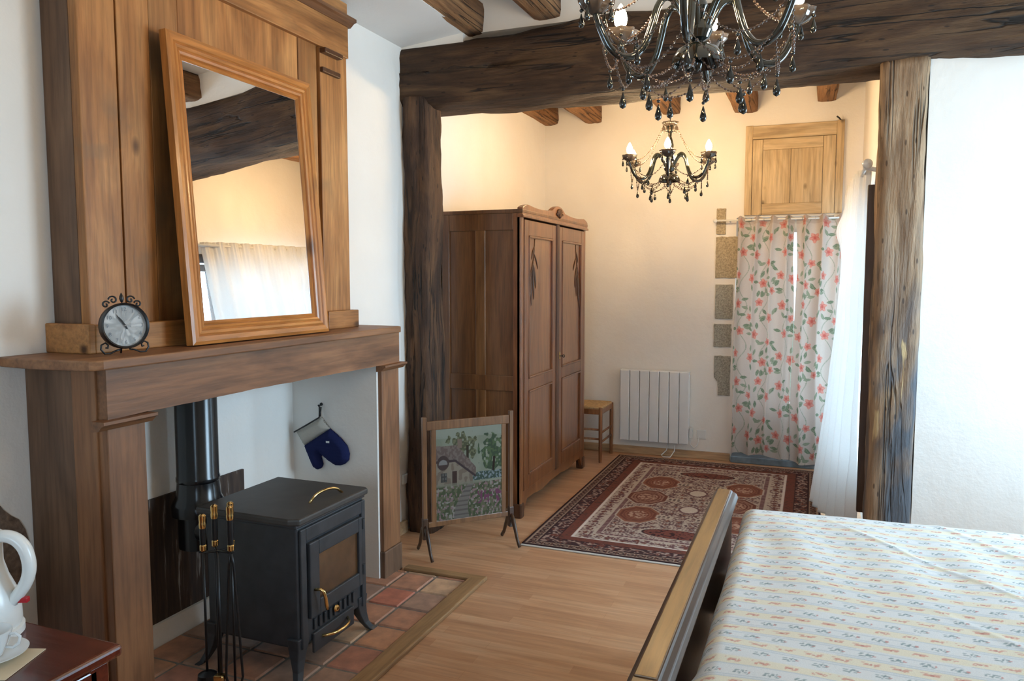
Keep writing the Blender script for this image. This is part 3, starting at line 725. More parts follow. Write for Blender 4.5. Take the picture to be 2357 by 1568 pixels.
side((Wm,0),(Wm,Hm),(-1,1),(-1,-1),'frame_side',M['pine_z'],0)
side((0,0),(Wm,0),(1,1),(-1,1),'frame_rail',M['pine_y'],0)
side((0,Hm),(Wm,Hm),(1,-1),(-1,-1),'frame_rail',M['pine_y'],0)
g=MB(); g.add([mo+uy*a+uz*b_+un*c_ for c_ in(.004,.008) for a,b_ in((FW-.008,FW-.008),(Wm-FW+.008,FW-.008),(Wm-FW+.008,Hm-FW+.008),(FW-.008,Hm-FW+.008))],[(0,3,2,1),(4,5,6,7),(0,1,5,4),(1,2,6,5),(2,3,7,6),(3,0,4,7)])
g.build('mirror_glass',M['mirror'],MI)
g=MB(); g.add([mo+uy*a+uz*b_+un*c_ for c_ in(-.002,.003) for a,b_ in((.01,.01),(Wm-.01,.01),(Wm-.01,Hm-.01),(.01,Hm-.01))],[(0,3,2,1),(4,5,6,7),(0,1,5,4),(1,2,6,5),(2,3,7,6),(3,0,4,7)])
g.build('backing',M['ar_side'],MI)

# ------------------------------------------------------------------ CLOCK
CK=thing('mantel_clock',(-2.03,1.80,1.309),'round black iron clock with scrollwork, standing on the mantel shelf','clock')
ang=math.radians(-22); n_=Vector((math.cos(ang)*math.cos(.10),math.sin(ang)*math.cos(.10),math.sin(.10)))
cr_=Vector((0,0,1)).cross(n_).normalized(); cu=n_.cross(cr_)
cc=Vector((-2.035,1.80,1.402)); CM=axM(cc,cr_,cu,n_)
R=.073
mb=MB(); mb.lathe([(.001,-.022),(R*.9,-.022),(R*.98,-.015),(R,.0),(R,.014),(R*.97,.02),(R*.9,.017),(R*.885,.005),(1e-6,.004)],(0,0,0),48); mb.v=[tuple(CM@Vector(v)) for v in mb.v]; mb.build('case',M['black'],CK,smooth='auto')
mb=MB(); mb.lathe([(1e-6,.0065),(R*.9,.0065)],(0,0,0),48); mb.v=[tuple(CM@Vector(v)) for v in mb.v]; fc=mb.build('dial',M['china'],CK)
mb=MB()
def hand(a,l,w,z,tail=.012):
    d=Vector((math.sin(a),math.cos(a),0)); s=Vector((d.y,-d.x,0))
    mb.add([CM@(-d*tail-s*w+Vector((0,0,z))),CM@(d*l*.5-s*w*1.3+Vector((0,0,z))),CM@(d*l+Vector((0,0,z))),CM@(d*l*.5+s*w*1.3+Vector((0,0,z))),CM@(-d*tail+s*w+Vector((0,0,z)))],[(0,4,3,2,1)])
hand(math.radians(-34),.050,.0018,.0095); hand(math.radians(-30),.034,.0024,.009)
mb.add([CM@(Vector((.0045*math.cos(t_*PI/5),.0045*math.sin(t_*PI/5),.0098))) for t_ in range(10)],[tuple(range(10))])
mb.build('hands',M['black'],CK)
mb=MB(); hand(math.radians(80),.046,.0004,.0101); mb.build('second_hand',M['steel'],CK)
txt=plain('dial_ink',(.22,.24,.26),.6)
cv=[]
for h in range(1,13):
    fcv=bpy.data.curves.new('numeral','FONT'); fcv.body=str(h); fcv.size=.0165; fcv.align_x='CENTER'; fcv.align_y='CENTER'
    to=bpy.data.objects.new('numeral',fcv); COL.objects.link(to)
    a=2*PI*h/12; to.matrix_world=CM@Matrix.Translation((.0525*math.sin(a),.0525*math.cos(a),.0078)); cv.append(to)
bpy.context.view_layer.update()
dg=bpy.context.evaluated_depsgraph_get(); mb=MB()
for to in cv:
    me=to.evaluated_get(dg).to_mesh(); mb.add([to.matrix_world@v.co for v in me.vertices],[tuple(p.vertices) for p in me.polygons]); to.to_mesh_clear()
for to in cv: bpy.data.objects.remove(to)
mb.build('numerals',txt,CK)
def spiral(c,r0,turns,a0,sgn,n=26):
    pts=[]
    for k in range(n):
        f=k/(n-1); a=a0+sgn*turns*2*PI*f; r=r0*(1-.82*f); pts.append(CM@Vector((c[0]+r*math.cos(a),c[1]+r*math.sin(a),-.004)))
    return pts
for s in(-1,1):
    mb=MB()
    mb.tube(spiral((s*.026,R+.010),.014,1.15,PI/2-s*1.4,s),.0028,6)
    mb.tube(spiral((s*.048,R-.004),.012,1.15,PI/2+s*1.2,-s),.0028,6)
    mb.build('scroll_crest',M['black'],CK,smooth=True)
mb=MB(); mb.lathe([(1e-6,0),(.004,.004),(.007,.014),(.006,.022),(1e-6,.034)],(0,0,0),12); mb.v=[tuple(CM@(Vector((0,R,-.004))+Vector((v[0],v[2],v[1])))) for v in mb.v]; recalc(mb.build('finial',M['black'],CK,smooth=True))
for s in(-1,1):
    mb=MB(); pts=[CM@Vector((s*x,y,-.004)) for x,y in((.012,-R-.001),(.028,-R-.004),(.045,-R-.012),(.062,-R-.012),(.072,-R+.002),(.07,-R+.016),(.058,-R+.022),(.05,-R+.014),(.052,-R+.005),(.058,-R+.007))]
    mb.tube(pts,.003,6); mb.build('foot',M['black'],CK,smooth=True)
mb=MB(); mb.tube([CM@Vector((0,-R*.5,-.02)),CM@Vector((0,-R-.012,-.045))],.003,6); mb.build('rear_foot',M['black'],CK,smooth=True)

# ------------------------------------------------------------------ ARMOIRE
A=thing('armoire',(-2.0,5.25,0),'tall oak wardrobe with two carved doors and arched cornice against the left wall','wardrobe')
ax0,ax1,ay0,ay1=-2.27,-1.722,4.525,5.97
# near side, panelled
box('side_stile',M['ar_side'],(ax0,ax0+.05,ay0-.012,ay0+.02,.08,1.97),A); box('side_stile',M['ar_z'],(ax1-.05,ax1,ay0-.012,ay0+.02,.0,1.97),A)
mul=wood('armoire_side_light',((.10,.038,.012),(.18,.075,.024),(.25,.115,.04)),'z',.35,60,6,None,.12,coat=.3)
box('side_mullion',mul,(-2.035,-1.965,ay0-.008,ay0+.012,.12,1.93),A)
for z0,z1 in((.06,.17),(.83,.93),(1.86,1.97)): box('side_rail',M['ar_side'],(ax0+.05,ax1-.05,ay0-.010,ay0+.02,z0,z1),A)
box('side_panel',M['ar_side'],(ax0+.02,ax1-.02,ay0+.002,ay0+.018,.1,1.95),A,bevel=0)
box('side_panel',M['ar_side'],(ax0,ax1,ay1-.03,ay1,.08,1.97),A)
box('back_panel',M['ar_side'],(ax0-.01,ax0,ay0,ay1,.08,1.97),A)
box('top_board',M['ar_side'],(ax0-.01,ax1+.02,ay0-.02,ay1+.02,1.965,1.99),A,bevel=.006)
box('bottom_board',M['ar_side'],(ax0,ax1,ay0+.02,ay1-.03,.10,.12),A)
# face frame
box('corner_post',M['ar_z'],(ax1-.03,ax1+.005,ay0-.012,ay0+.045,.0,1.97),A,bevel=.01)
box('corner_post',M['ar_z'],(ax1-.03,ax1+.005,ay1-.045,ay1+.012,.0,1.97),A,bevel=.01)
box('centre_post',M['ar_dark'],(ax1-.03,ax1+.016,5.215,5.275,.16,1.95),A,bevel=.008)
def apron():
    m=MB();pts=[(ay0+.03,.17),(ay0+.03,.03),(ay0+.06,.03),(ay0+.09,.075)]
    for k in range(13):
        f=k/12; y=lerp(ay0+.12,ay1-.12,f); pts.append((y,.10+.012*math.cos(f*2*PI*2)))
    pts+=[(ay1-.09,.075),(ay1-.06,.03),(ay1-.03,.03),(ay1-.03,.17)]
    m.prism(pts,axM((0,0,0),(0,1,0),(0,0,1),(1,0,0)),ax1-.02,ax1+.002); return recalc(m.build('apron',M['ar_z'],A,bevel=.003))
apron()
for y in(ay0+.015,ay1-.015):
    for x in(ax1-.02,ax0+.03):
        MB().prism([(-.03,-.03),(.03,-.03),(.03,.03),(-.03,.03)],Matrix.Translation((x,y,0)),0,.1).build('foot',M['ar_dark'],A,bevel=.01)
def door_(y0,y1,mir):
    d=MB(); s=.075; z0,z1=.17,1.93; zm0,zm1=.82,.90; X0,X1=ax1-.018,ax1+.008
    d.box(X0,X1,y0,y0+s,z0,z1); d.box(X0,X1,y1-s,y1,z0,z1); d.box(X0,X1,y0+s,y1-s,z0,z0+.09); d.box(X0,X1,y0+s,y1-s,z1-.10,z1); d.box(X0,X1,y0+s,y1-s,zm0,zm1)
    D=d.build('door',M['ar_z'],A,bevel=.004)
    for a,b_ in((z0+.09,zm0),(zm1,z1-.10)):
        box('door_panel',M['ar_z2'],(X0+.004,X1-.008,y0+s,y1-s,a,b_),D,bevel=0)
        mo_=MB(); t=.014
        mo_.box(X1-.010,X1+.006,y0+s,y0+s+t,a,b_); mo_.box(X1-.010,X1+.006,y1-s-t,y1-s,a,b_); mo_.box(X1-.010,X1+.006,y0+s,y1-s,a,a+t); mo_.box(X1-.010,X1+.006,y0+s,y1-s,b_-t,b_)
        mo_.build('moulding',M['ar_z'],D,bevel=.005)
    # carved drooping leaves
    c=MB(); sg=-1 if mir else 1; yc=(y0+s+.10) if not mir else (y1-s-.10)
    xq=X1-.006
    def strand(pts,w):
        c.tube([(xq,yc+sg*a,z) for a,z in pts],w,6)
    zt=z1-.115
    strand([(0.03,zt),(.02,zt-.08),(.0,zt-.16),(-.03,zt-.22),(-.07,zt-.28)],.005)
    strand([(.0,zt-.14),(-.05,zt-.22),(-.075,zt-.32),(-.08,zt-.45),(-.082,zt-.56)],.004)
    for a0,zz,dx,L,wd in((.0,zt-.16,.05,.17,.014),(-.01,zt-.18,.02,.22,.015),(-.03,zt-.22,-.01,.22,.014),(-.05,zt-.24,-.02,.20,.012),(.02,zt-.10,.07,.10,.010),(-.06,zt-.38,-.01,.12,.010),(.02,zt-.05,-.05,.09,.010)):
        pts=[];ws=[]
        for k in range(9):
            f=k/8; pts.append((xq,yc+sg*(a0+dx*math.sin(f*1.4)),zz-L*f)); ws.append(max(.0012,wd*math.sin(PI*min(1,f*.93+.05))**.8))
        c.tube(pts,ws,6,sx=1)
    c.v=[(xq+(v[0]-xq)*.35,v[1],v[2]) for v in c.v]
    c.build('carving',M['ar_dark'],D,smooth=True)
    return D
D1=door_(ay0+.05,5.213,False); D2=door_(5.277,ay1-.05,True)
kk=MB(); kx=ax1+.01; kk.tube([(kx,5.30,.99),(kx+.03,5.30,.99)],.003); 
kk.tube([(kx+.03+.008*math.cos(t_*PI/6),5.30+.0,.99+.010*math.sin(t_*PI/6)) for t_ in range(12)],.0025,6,True); kk.build('key',M['black'],D2,smooth=True)
box('escutcheon',M['brass'],(kx-.002,kx+.002,5.29,5.31,.965,1.02),D2)
cn=MB(); pts=[]
L=ay1-ay0
for k in range(61):
    f=k/60; y=lerp(ay0-.015,ay1+.015,f)
    if f<.06: z=2.0+.022*math.sin(f/.06*PI/2)
    elif f<.40: z=2.022+.004-.0*f+ .012*math.sin((f-.06)/.34*PI)*-1
    elif f<.60: z=2.03+.038*math.sin((f-.40)/.20*PI)
    elif f<.94: z=2.022+.004-.012*math.sin((f-.60)/.34*PI)
    else: z=2.0+.022*math.sin((1-f)/.06*PI/2)
    pts.append((y,z))
cn.prism([(ay0-.015,1.945)]+[(ay1+.015,1.945)]+pts[::-1],axM((0,0,0),(0,1,0),(0,0,1),(1,0,0)),ax1-.02,ax1+.018)
recalc(cn.build('cornice',M['ar_z2'],A,bevel=.004))
box('cornice_bead',M['ar_z'],(ax1-.02,ax1+.026,ay0-.02,ay1+.02,1.938,1.955),A)
sh=MB(); yc=(ay0+ay1)/2
for k in range(7):
    a=lerp(-1.2,1.2,k/6); sh.tube([(ax1+.018,yc+.012*math.sin(a),1.99),(ax1+.022,yc+.07*math.sin(a),1.99+.06*math.cos(a))],[.004,.009],6)
sh.ball((ax1+.022,yc,1.995),.014)
sh.build('shell_carving',M['ar_dark'],A,smooth=True)

# ------------------------------------------------------------------ FIRE SCREEN
P0=Vector((-1.976,3.69,0)); P1=Vector((-1.616,4.08,0)); ud=(P1-P0).normalized(); nd=Vector((ud.y,-ud.x,0)); LS=(P1-P0).length
FS=thing('fire_screen',tuple((P0+P1)/2),'wooden fire screen holding a needlepoint cottage picture, standing beside the wardrobe','fire screen')
def sb(name,mat,a0,a1,z0,z1,d0,d1,par=FS,bevel=.003):
    m=MB(); m.obox(axM(P0+ud*(a0+a1)/2+nd*(d0+d1)/2+Vector((0,0,(z0+z1)/2)),ud,nd*-1,(0,0,1)),a1-a0,d1-d0,z1-z0)
    return recalc(m.build(name,mat,par,bevel=bevel))
for a in(0,LS):
    sb('post',M['screen'],a-.012,a+.012,.13,.79,-.012,.012)
    sb('foot_block',M['screen_d'],a-.014,a+.014,.10,.22,-.016,.016)
    for s in(-1,1):
        m=MB(); q=P0+ud*a; m.tube([q+nd*s*.008+Vector((0,0,.17)),q+nd*s*.035+Vector((0,0,.145)),q+nd*s*.065+Vector((0,0,.095)),q+nd*s*.09+Vector((0,0,.045)),q+nd*s*.12+Vector((0,0,.012))],[.016,.016,.013,.011,.012],8,sx=.8)
        m.build('foot',M['screen_d'],FS,smooth=True)
sb('top_rail',M['screen'],.014,LS-.014,.715,.765,-.009,.009)
sb('bottom_rail',M['screen'],.02,LS-.02,.165,.195,-.009,.009)
sb('frame_stile',M['screen'],.040,.068,.19,.715,-.009,.009)
sb('frame_stile',M['screen'],LS-.062,LS-.034,.19,.715,-.009,.009)
def tapestry():
    nu,nv=210,250; a=np.linspace(.068,LS-.062,nu+1); z=np.linspace(.195,.715,nv+1); Aa,Z=np.meshgrid(a,z)
    P=np.zeros(Aa.shape+(3,)); b0=np.array(P0); P[...,0]=b0[0]+ud.x*Aa+nd.x*.004; P[...,1]=b0[1]+ud.y*Aa+nd.y*.004; P[...,2]=Z
    u=(Aa-Aa.min())/(Aa.max()-Aa.min()); v=1-(Z-Z.min())/(Z.max()-Z.min())
    n=lambda s,k=0: vnoise(u*s,v*s,k)
    C=np.zeros(u.shape+(3,)); C[:]=(.42,.44,.33)
    C=blend(C,sm(.3,.8,n(7,1))*.6,(.30,.32,.23))
    C=blend(C,(v<.1)*.5,(.48,.50,.42))
    # trees
    def tree(cx,cy,rx,ry,col,col2,s):
        nonlocal C
        d=((u-cx)/rx)**2+((v-cy)/ry)**2; m=(d+ (n(22,s)-.5)*1.5<1)&(n(30,s+5)>.3); C=blend(C,m*.9,col); C=blend(C,(m&(n(45,s+1)>.6))*1.,col2)
    tree(.38,.22,.22,.17,(.12,.12,.06),(.26,.26,.15),3)
    tree(.86,.32,.20,.22,(.07,.11,.06),(.15,.21,.10),9)
    C=blend(C,((abs(u-.87+.1*(v-.5))<.018)&(v>.35)&(v<.56))*1.,(.06,.04,.03))
    C=blend(C,((abs(u-.47)<.02)&(v>.2)&(v<.45))*1.,(.08,.06,.04))
    # far hedge
    C=blend(C,((v>.50+.02*n(9,2))&(v<.60)&(u>.5))*1.,(.10,.14,.11)); C=blend(C,((v>.50)&(v<.60)&(u>.5)&(n(60,7)>.65))*1.,(.34,.40,.42))
    # roof
    top=np.where(u<.3,.17,.17+(u-.3)*.9); bot=np.where(u<.28,.37,.37+(u-.28)*.62)
    rf=(v>top+.02*n(20,4))&(v<bot)&(u<.6); C=blend(C,rf*1.,(.235,.17,.145)); C=blend(C,(rf&(n(50,5)>.55))*1.,(.31,.24,.20)); C=blend(C,((v>bot-.03)&rf)*1.,(.10,.07,.07))
    ch=(abs(u-.35)<.035)&(v>.12)&(v<.22); C=blend(C,ch*1.,(.34,.24,.18))
    # wall
    wl_=(v>=bot)&(v<.62)&(u<.55-.0*v); C=blend(C,wl_*1.,(.40,.33,.25)); C=blend(C,(wl_&(n(25,6)>.6))*1.,(.30,.23,.17))
    dm=((u-.1)/.09)**2+((v-.37)/.08)**2<1; C=blend(C,dm*1.,(.12,.08,.07)); C=blend(C,((((u-.1)/.065)**2+((v-.385)/.05)**2<1)&(v<.39))*1.,(.36,.34,.32))
    C=blend(C,((abs(u-.11)<.045)&(abs(v-.53)<.05))*1.,(.10,.09,.08)); C=blend(C,((abs(u-.11)<.04)&(abs(v-.53)<.045)&((np.floor(u*80)%3)>0)&((np.floor(v*70)%3)>0))*1.,(.20,.19,.17))
    C=blend(C,((abs(u-.27)<.035)&(v>.47)&(v<.63))*1.,(.10,.06,.05))
    # garden
    gd=v>.62; C=blend(C,gd*1.,(.13,.15,.08)); C=blend(C,(gd&(n(28,11)>.55))*1.,(.22,.22,.13)); C=blend(C,(gd&(n(40,12)>.70))*1.,(.42,.27,.27)); C=blend(C,(gd&(n(42,15)>.74))*1.,(.47,.42,.36))
    C=blend(C,(gd&(u>.62)&(v>.72)&(v<.86)&(n(38,14)>.5))*1.,(.28,.10,.17))
    pc_=.52-.15*np.sin((v-.62)*5); pw=.04+.20*(v-.6); pa=gd&(abs(u-pc_)<pw); C=blend(C,pa*1.,(.30,.26,.22)); C=blend(C,(pa&((np.floor(v*60)%3)==0))*1.,(.20,.17,.15))
    C=blend(C,((v>.6)&(v<.635)&(u<.7))*.6,(.36,.34,.25))
    o=gridobj('needlepoint_panel',nu,nv,P,C*.50,M['col_tap'],FS,smooth=False); s=o.modifiers.new('s','SOLIDIFY'); s.thickness=.006; s.offset=0
tapestry()

# ------------------------------------------------------------------ CHAIR
CHr=thing('chair',(-1.85,6.35,0),'wooden chair with woven rush seat standing beyond the wardrobe','chair')
cx0,cx1,cy0,cy1=-2.03,-1.635,6.19,6.56
for x in(cx0,cx1):
    MB().lathe([(.014,0),(.016,.1),(.017,.13),(.015,.14),(.017,.3),(.017,.47)],(x,cy0 if x==cx1 else cy0,0),12).build('leg',M['chair'],CHr,smooth='auto')
for x in(cx0,cx1):
    MB().lathe([(.014,0),(.017,.2),(.017,.46)],(x,cy1,0),12).build('leg',M['chair'],CHr,smooth='auto')
box('seat_rail',M['chair'],(cx0,cx1,cy0-.01,cy0+.01,.41,.455),CHr); box('seat_rail',M['chair'],(cx1-.01,cx1+.01,cy0,cy1,.41,.455),CHr); box('seat_rail',M['chair'],(cx0,cx1,cy1-.01,cy1+.01,.41,.455),CHr); box('seat_rail',M['chair'],(cx0-.01,cx0+.01,cy0,cy1,.41,.455),CHr)
box('seat',M['rush'],(cx0-.012,cx1+.012,cy0-.012,cy1-.02,.45,.476),CHr,bevel=.012,segs=3)
for z in(.20,.28):
    m=MB(); m.tube([(cx0,cy0,z),(cx1,cy0,z)],.009); m.tube([(cx1,cy0,z-.03),(cx1,cy1,z-.03)],.009); m.build('stretcher',M['chair'],CHr,smooth=True)

# ------------------------------------------------------------------ RADIATOR
RD=thing('radiator',(-1.27,6.6,.12),'flat white electric panel radiator on the far wall','radiator')
for k in range(7):
    a=-1.565+k*.0865; box('fin',M['radi'],(a,a+.082,6.585,6.615,.125,.752),RD,bevel=.007,segs=3)
box('backing',M['radi'],(-1.565,-.962,6.615,6.645,.15,.73),RD)
box('top_grille',M['radi'],(-1.566,-.961,6.59,6.64,.745,.757),RD)
box('bracket',M['radi'],(-1.50,-1.46,6.64,6.66,.2,.7),RD); box('bracket',M['radi'],(-1.07,-1.03,6.64,6.66,.2,.7),RD)
box('control_box',M['white'],(-.958,-.93,6.60,6.635,.18,.27),RD)
m=MB(); m.tube([(-.944,6.61,.18),(-.95,6.62,.12),(-.92,6.635,.09),(-.89,6.64,.12),(-.88,6.65,.2)],.004); m.build('cable',M['white'],RD,smooth=True)
m=MB(); m.tube([(-1.14,6.62,.13),(-1.15,6.60,.06),(-1.19,6.575,.02),(-1.17,6.56,.008),(-1.11,6.565,.01),(-1.08,6.59,.06),(-1.08,6.62,.13)],.0045); m.build('cable',M['white'],RD,smooth=True)
sk=box('wall_socket',M['white'],(-.90,-.82,6.652,6.66,.17,.25)); tag(sk,'small white socket on the far wall right of the radiator','socket')
sk=box('wall_socket',M['white'],(-2.3,-2.285,4.00,4.075,.30,.36)); tag(sk,'small white socket on the left wall near the dark post','socket')

# ------------------------------------------------------------------ STONES
zs=[(1.925,2.14,-.771,-.695,'first from the top, narrow, behind the curtain rod','stone'),(1.56,1.905,-.772,-.592,'second from the top, the tallest block','stone'),(1.215,1.505,-.768,-.622,'third from the top, greenish grey','stone2'),(.975,1.172,-.774,-.63,'fourth from the top, squarest','stone2')]
for k,(z0,z1,a,b_,s,mt) in enumerate(zs+[(.56,.90,-.765,-.632,'lowest one, with a stepped left edge','stone2')]):
    pts=[]
    if k<4: base=[(a,z0),(b_,z0),(b_,z1),(a,z1)]
    else: base=[(a+.035,z0),(b_,z0),(b_,z1),(a,z1),(a,z0+.16),(a+.03,z0+.12)]
    for i in range(len(base)):
        p,q=base[i],base[(i+1)%len(base)]
        for j in range(8):
            f=j/8; x=lerp(p[0],q[0],f); z=lerp(p[1],q[1],f); pts.append((x+.006*nz(x*30,z*30,k),z+.006*nz(x*30,z*30,k+9)))
    m=MB(); m.prism(pts,axM((0,0,0),(1,0,0),(0,0,1),(0,1,0)),6.648,6.70)
    o=recalc(m.build('stone_block',M[mt],bevel=.004)); tag(o,'granite block beside the floral curtain, '+s,'stone block','granite blocks beside the doorway')

# ------------------------------------------------------------------ HATCH above door
H=thing('wooden_hatch',(-.17,6.64,2.07),'pale old wooden cupboard door set in the wall above the floral curtain','hatch')
hx0,hx1,hz0,hz1=-.55,.195,2.075,2.80
for a,b_ in((hx0,hx0+.055),(hx1-.055,hx1)): box('outer_stile',M['hatch_z'],(a,b_,6.63,6.70,hz0,hz1),H)
box('outer_rail',M['hatch_x'],(hx0+.055,hx1-.055,6.632,6.70,hz1-.11,hz1-.005),H)
for a,b_ in((hx0+.058,hx0+.135),(hx1-.15,hx1-.058)): box('door_stile',M['hatch_z'],(a,b_,6.637,6.70,hz0,hz1-.113),H)
box('door_rail',M['hatch_x'],(hx0+.137,hx1-.152,6.637,6.70,hz1-.20,hz1-.113),H); box('door_rail',M['hatch_x'],(hx0+.137,hx1-.152,6.637,6.70,hz0,hz0+.09),H)
mm=(hx0+hx1)/2-.02
box('door_panel',M['hatch_z'],(hx0+.137,mm,6.642,6.70,hz0+.09,hz1-.20),H); box('door_panel',M['hatch_z'],(mm+.002,hx1-.152,6.642,6.70,hz0+.09,hz1-.20),H)
m=MB(); m.tube([(hx1-.03,6.64,hz1),(hx1-.045,6.61,hz1+.012),(hx1-.06,6.60,hz1+.022)],.006); m.build('iron_peg',M['black'],H,smooth=True)

# ------------------------------------------------------------------ FLORAL CURTAIN
R1=thing('curtain_rod',(-.28,6.59,2.03),'thin white rod carrying the floral curtain over the doorway','curtain rod')
m=MB(); m.tube([(-.765,6.59,2.035),(.30,6.59,2.035)],.008,10); m.build('rod',M['white'],R1,smooth=True)
m=MB(); m.ball((-.775,6.59,2.035),.018,12,8); m.build('finial',M['white'],R1,smooth=True)
m=MB(); m.tube([(-.66,6.66,2.03),(-.66,6.60,2.03)],.006); m.tube([(.24,6.66,2.03),(.24,6.60,2.03)],.006); m.build('bracket',M['steel'],R1,smooth=True)
def floral():
    nu,nv=260,560
    s=np.linspace(0,1,nu+1); zz=np.linspace(0,1,nv+1); S_,T=np.meshgrid(s,zz)   # T 0 top
    top=2.055; x=-.60+.82*S_ -.018*T*(1-S_)
    zbot=.085-.045*np.clip((S_-.35)/.3,0,1)+.008*np.sin(S_*25)
    Z=top+(zbot-top)*T + .012*np.sin(S_*2*PI*6.5)*np.exp(-T*25)
    fold=.022*np.sin(S_*2*PI*6.5+1.1*np.sin(T*3))*(.45+.55*np.exp(-T*2))+.012*np.sin(S_*2*PI*2.6+1+T*1.5)
    xx=x+.010*np.sin(S_*2*PI*6.5*1+2)*(1)+.006*np.sin(T*9+S_*8)
    Y=6.585-fold-.0*T
    # gap between the two cloths
    g=np.exp(-((S_-.565)/.008)**2)
    P=np.stack([xx,Y,Z],-1)
    # pattern
    U=S_*1.12/1.42; V=T*1.97/1.42      # metres on cloth
    C=np.zeros(U.shape+(3,)); C[:]=(.60,.53,.475)
    tw,th=.31,.46
    def rep(cx,cy): 
        dx=(U-cx+tw/2)%tw-tw/2; dy=(V-cy+th/2)%th-th/2; return dx,dy
    green=(.17,.235,.155); green2=(.26,.31,.22)
    # vines
    for ph,x0_ in((0,.07),(1.7,.225)):
        c=x0_+.026*np.sin(V*2*PI/th*2+ph); dx=(U-c+tw/2)%tw-tw/2; C=blend(C,(abs(dx)<.0022)*.8,green2)
    def leaf(cx,cy,L,W,a,col=green):
        nonlocal C
        dx,dy=rep(cx,cy); ca,sa=math.cos(a),math.sin(a); p=dx*ca+dy*sa; q=-dx*sa+dy*ca
        m=(abs(q)<W*np.clip(1-(p/L)**2,0,1)); C=blend(C,m*1.,col); C=blend(C,(m&(abs(q)<.0014))*.5,(.40,.42,.32))
    rnd=random.Random(4)
    fl=[(.04,.04,.028,0),(.115,.115,.022,1),(.195,.03,.024,1),(.265,.12,.028,0),(.06,.20,.026,1),(.165,.215,.027,0),(.25,.26,.022,1),(.03,.33,.024,0),(.125,.35,.028,0),(.215,.38,.026,1),(.29,.42,.022,0)]
    for cx,cy,r,k in fl:
        for q in range(4):
            a=rnd.uniform(0,2*PI); d=r+.022; leaf(cx+d*math.cos(a),cy+d*math.sin(a)*1.1,.021,.0085,a+rnd.uniform(-.5,.5),green if q%2 else green2)
    for cx,cy,r,k in fl:
        dx,dy=rep(cx,cy); rr=np.hypot(dx,dy*.9); an=np.arctan2(dy,dx)
        R_=r*(.82+.18*np.cos(an*5+cx*40)); m=rr<R_; C=blend(C,m*1.,(.60,.22,.18)); C=blend(C,(m&(np.cos(an*5+cx*40)>.2)&(rr>r*.4))*.8,(.68,.34,.28)); C=blend(C,(rr<r*.26)*1.,(.55,.13,.11))
    C=blend(C,(T<.028)*.35,(.40,.30,.24))
    idx=np.arange((nu+1)*(nv+1)).reshape(nv+1,nu+1)
    # narrow parting: open wedge between two halves
    open_=.013*np.exp(-((T-.17)/.14)**2)
    left=S_<=.565
    P[...,0]-=np.where(left,open_*np.exp(-((S_-.565)/.05)**2),0)
    P[...,0]+=np.where(~left,open_*np.exp(-((S_-.565)/.05)**2),0)
    P[...,1]-=np.where(~left,.010*np.exp(-((S_-.565)/.04)**2),0)
    k=int(np.searchsorted(s,.565))
    FC=thing('floral_curtain',(-.2,6.59,.06),'white curtain printed with pink red flowers and green leaves, covering the doorway','curtain')
    gridobj('cloth_left',k-1,nv,P[:,:k].copy(),C[:,:k].copy(),M['col_flo'],FC)
    gridobj('cloth_right',nu-k,nv,P[:,k:].copy(),C[:,k:].copy(),M['col_flo'],FC)
    m=MB()
    for q in range(9):
        xx_=-.585+q*.098; m.tube([(xx_,6.59+.013*math.cos(a_*PI/5),2.035+.013*math.sin(a_*PI/5)) for a_ in range(10)],.0018,5,True)
    m.build('rings',M['steel'],FC,smooth=True)
floral()

# ------------------------------------------------------------------ WHITE CURTAIN on window
R2=thing('curtain_rod',(.24,5.5,2.13),'white rod with ball finial at the top of the white curtain','curtain rod')
m=MB(); m.tube([(.245,4.475,2.15),(.245,6.45,2.15)],.011,10); m.build('rod',M['white'],R2,smooth=True)
m=MB(); m.lathe([(.012,0),(.02,.006),(.012,.014),(.016,.020),(.024,.032),(.026,.042),(.018,.056),(1e-6,.062)],(.245,4.475,2.15),16,Matrix.Rotation(PI/2,3,'X')); m.build('finial',M['white'],R2,smooth=True)
m=MB(); m.tube([(.34,4.52,2.12),(.31,4.52,2.125),(.265,4.52,2.135),(.245,4.52,2.14)],.012); m.lathe([(.04,0),(.03,.015),(.015,.02)],(.338,4.52,2.12),14,Matrix.Rotation(-PI/2,3,'Y')); m.build('bracket',M['white'],R2,smooth=True)
def whitec():
    nu,nv=420,120
    s=np.linspace(0,1,nu+1); t=np.linspace(0,1,nv+1); S_,T=np.meshgrid(s,t)
    y=lerp(4.76,6.38,S_)+(lerp(4.92,6.35,S_)-lerp(4.76,6.38,S_))*T**1.1
    z=2.18+(.012-2.18)*T
    head=np.exp(-T*14)
    am=.018*head+.034*(1-head)*(.6+.5*T)
    ph=S_*2*PI*11+.5*np.sin(T*4+S_*5)
    x=.232+.062*np.exp(-S_*9)-am*(1+np.sin(ph))*.9 - .17*T**1.6*np.exp(-((S_-.50)/.36)**2) +.03*T*(1-S_)
    x+=.006*np.sin(S_*2*PI*60)*head
    x+=.010*vnoise(S_*30,T*9,3)
    x-=.045*np.exp(-((T-.13)/.05)**2)*np.exp(-((S_-.85)/.2)**2)
    P=np.stack([x,y,z],-1)
    o=gridobj('white_curtain',nu,nv,P,None,M['voile'],None,(.2,5.6,0),solid=.003)
    tag(o,'long plain white curtain gathered in front of the side window, beside the pale post','curtain')
whitec()

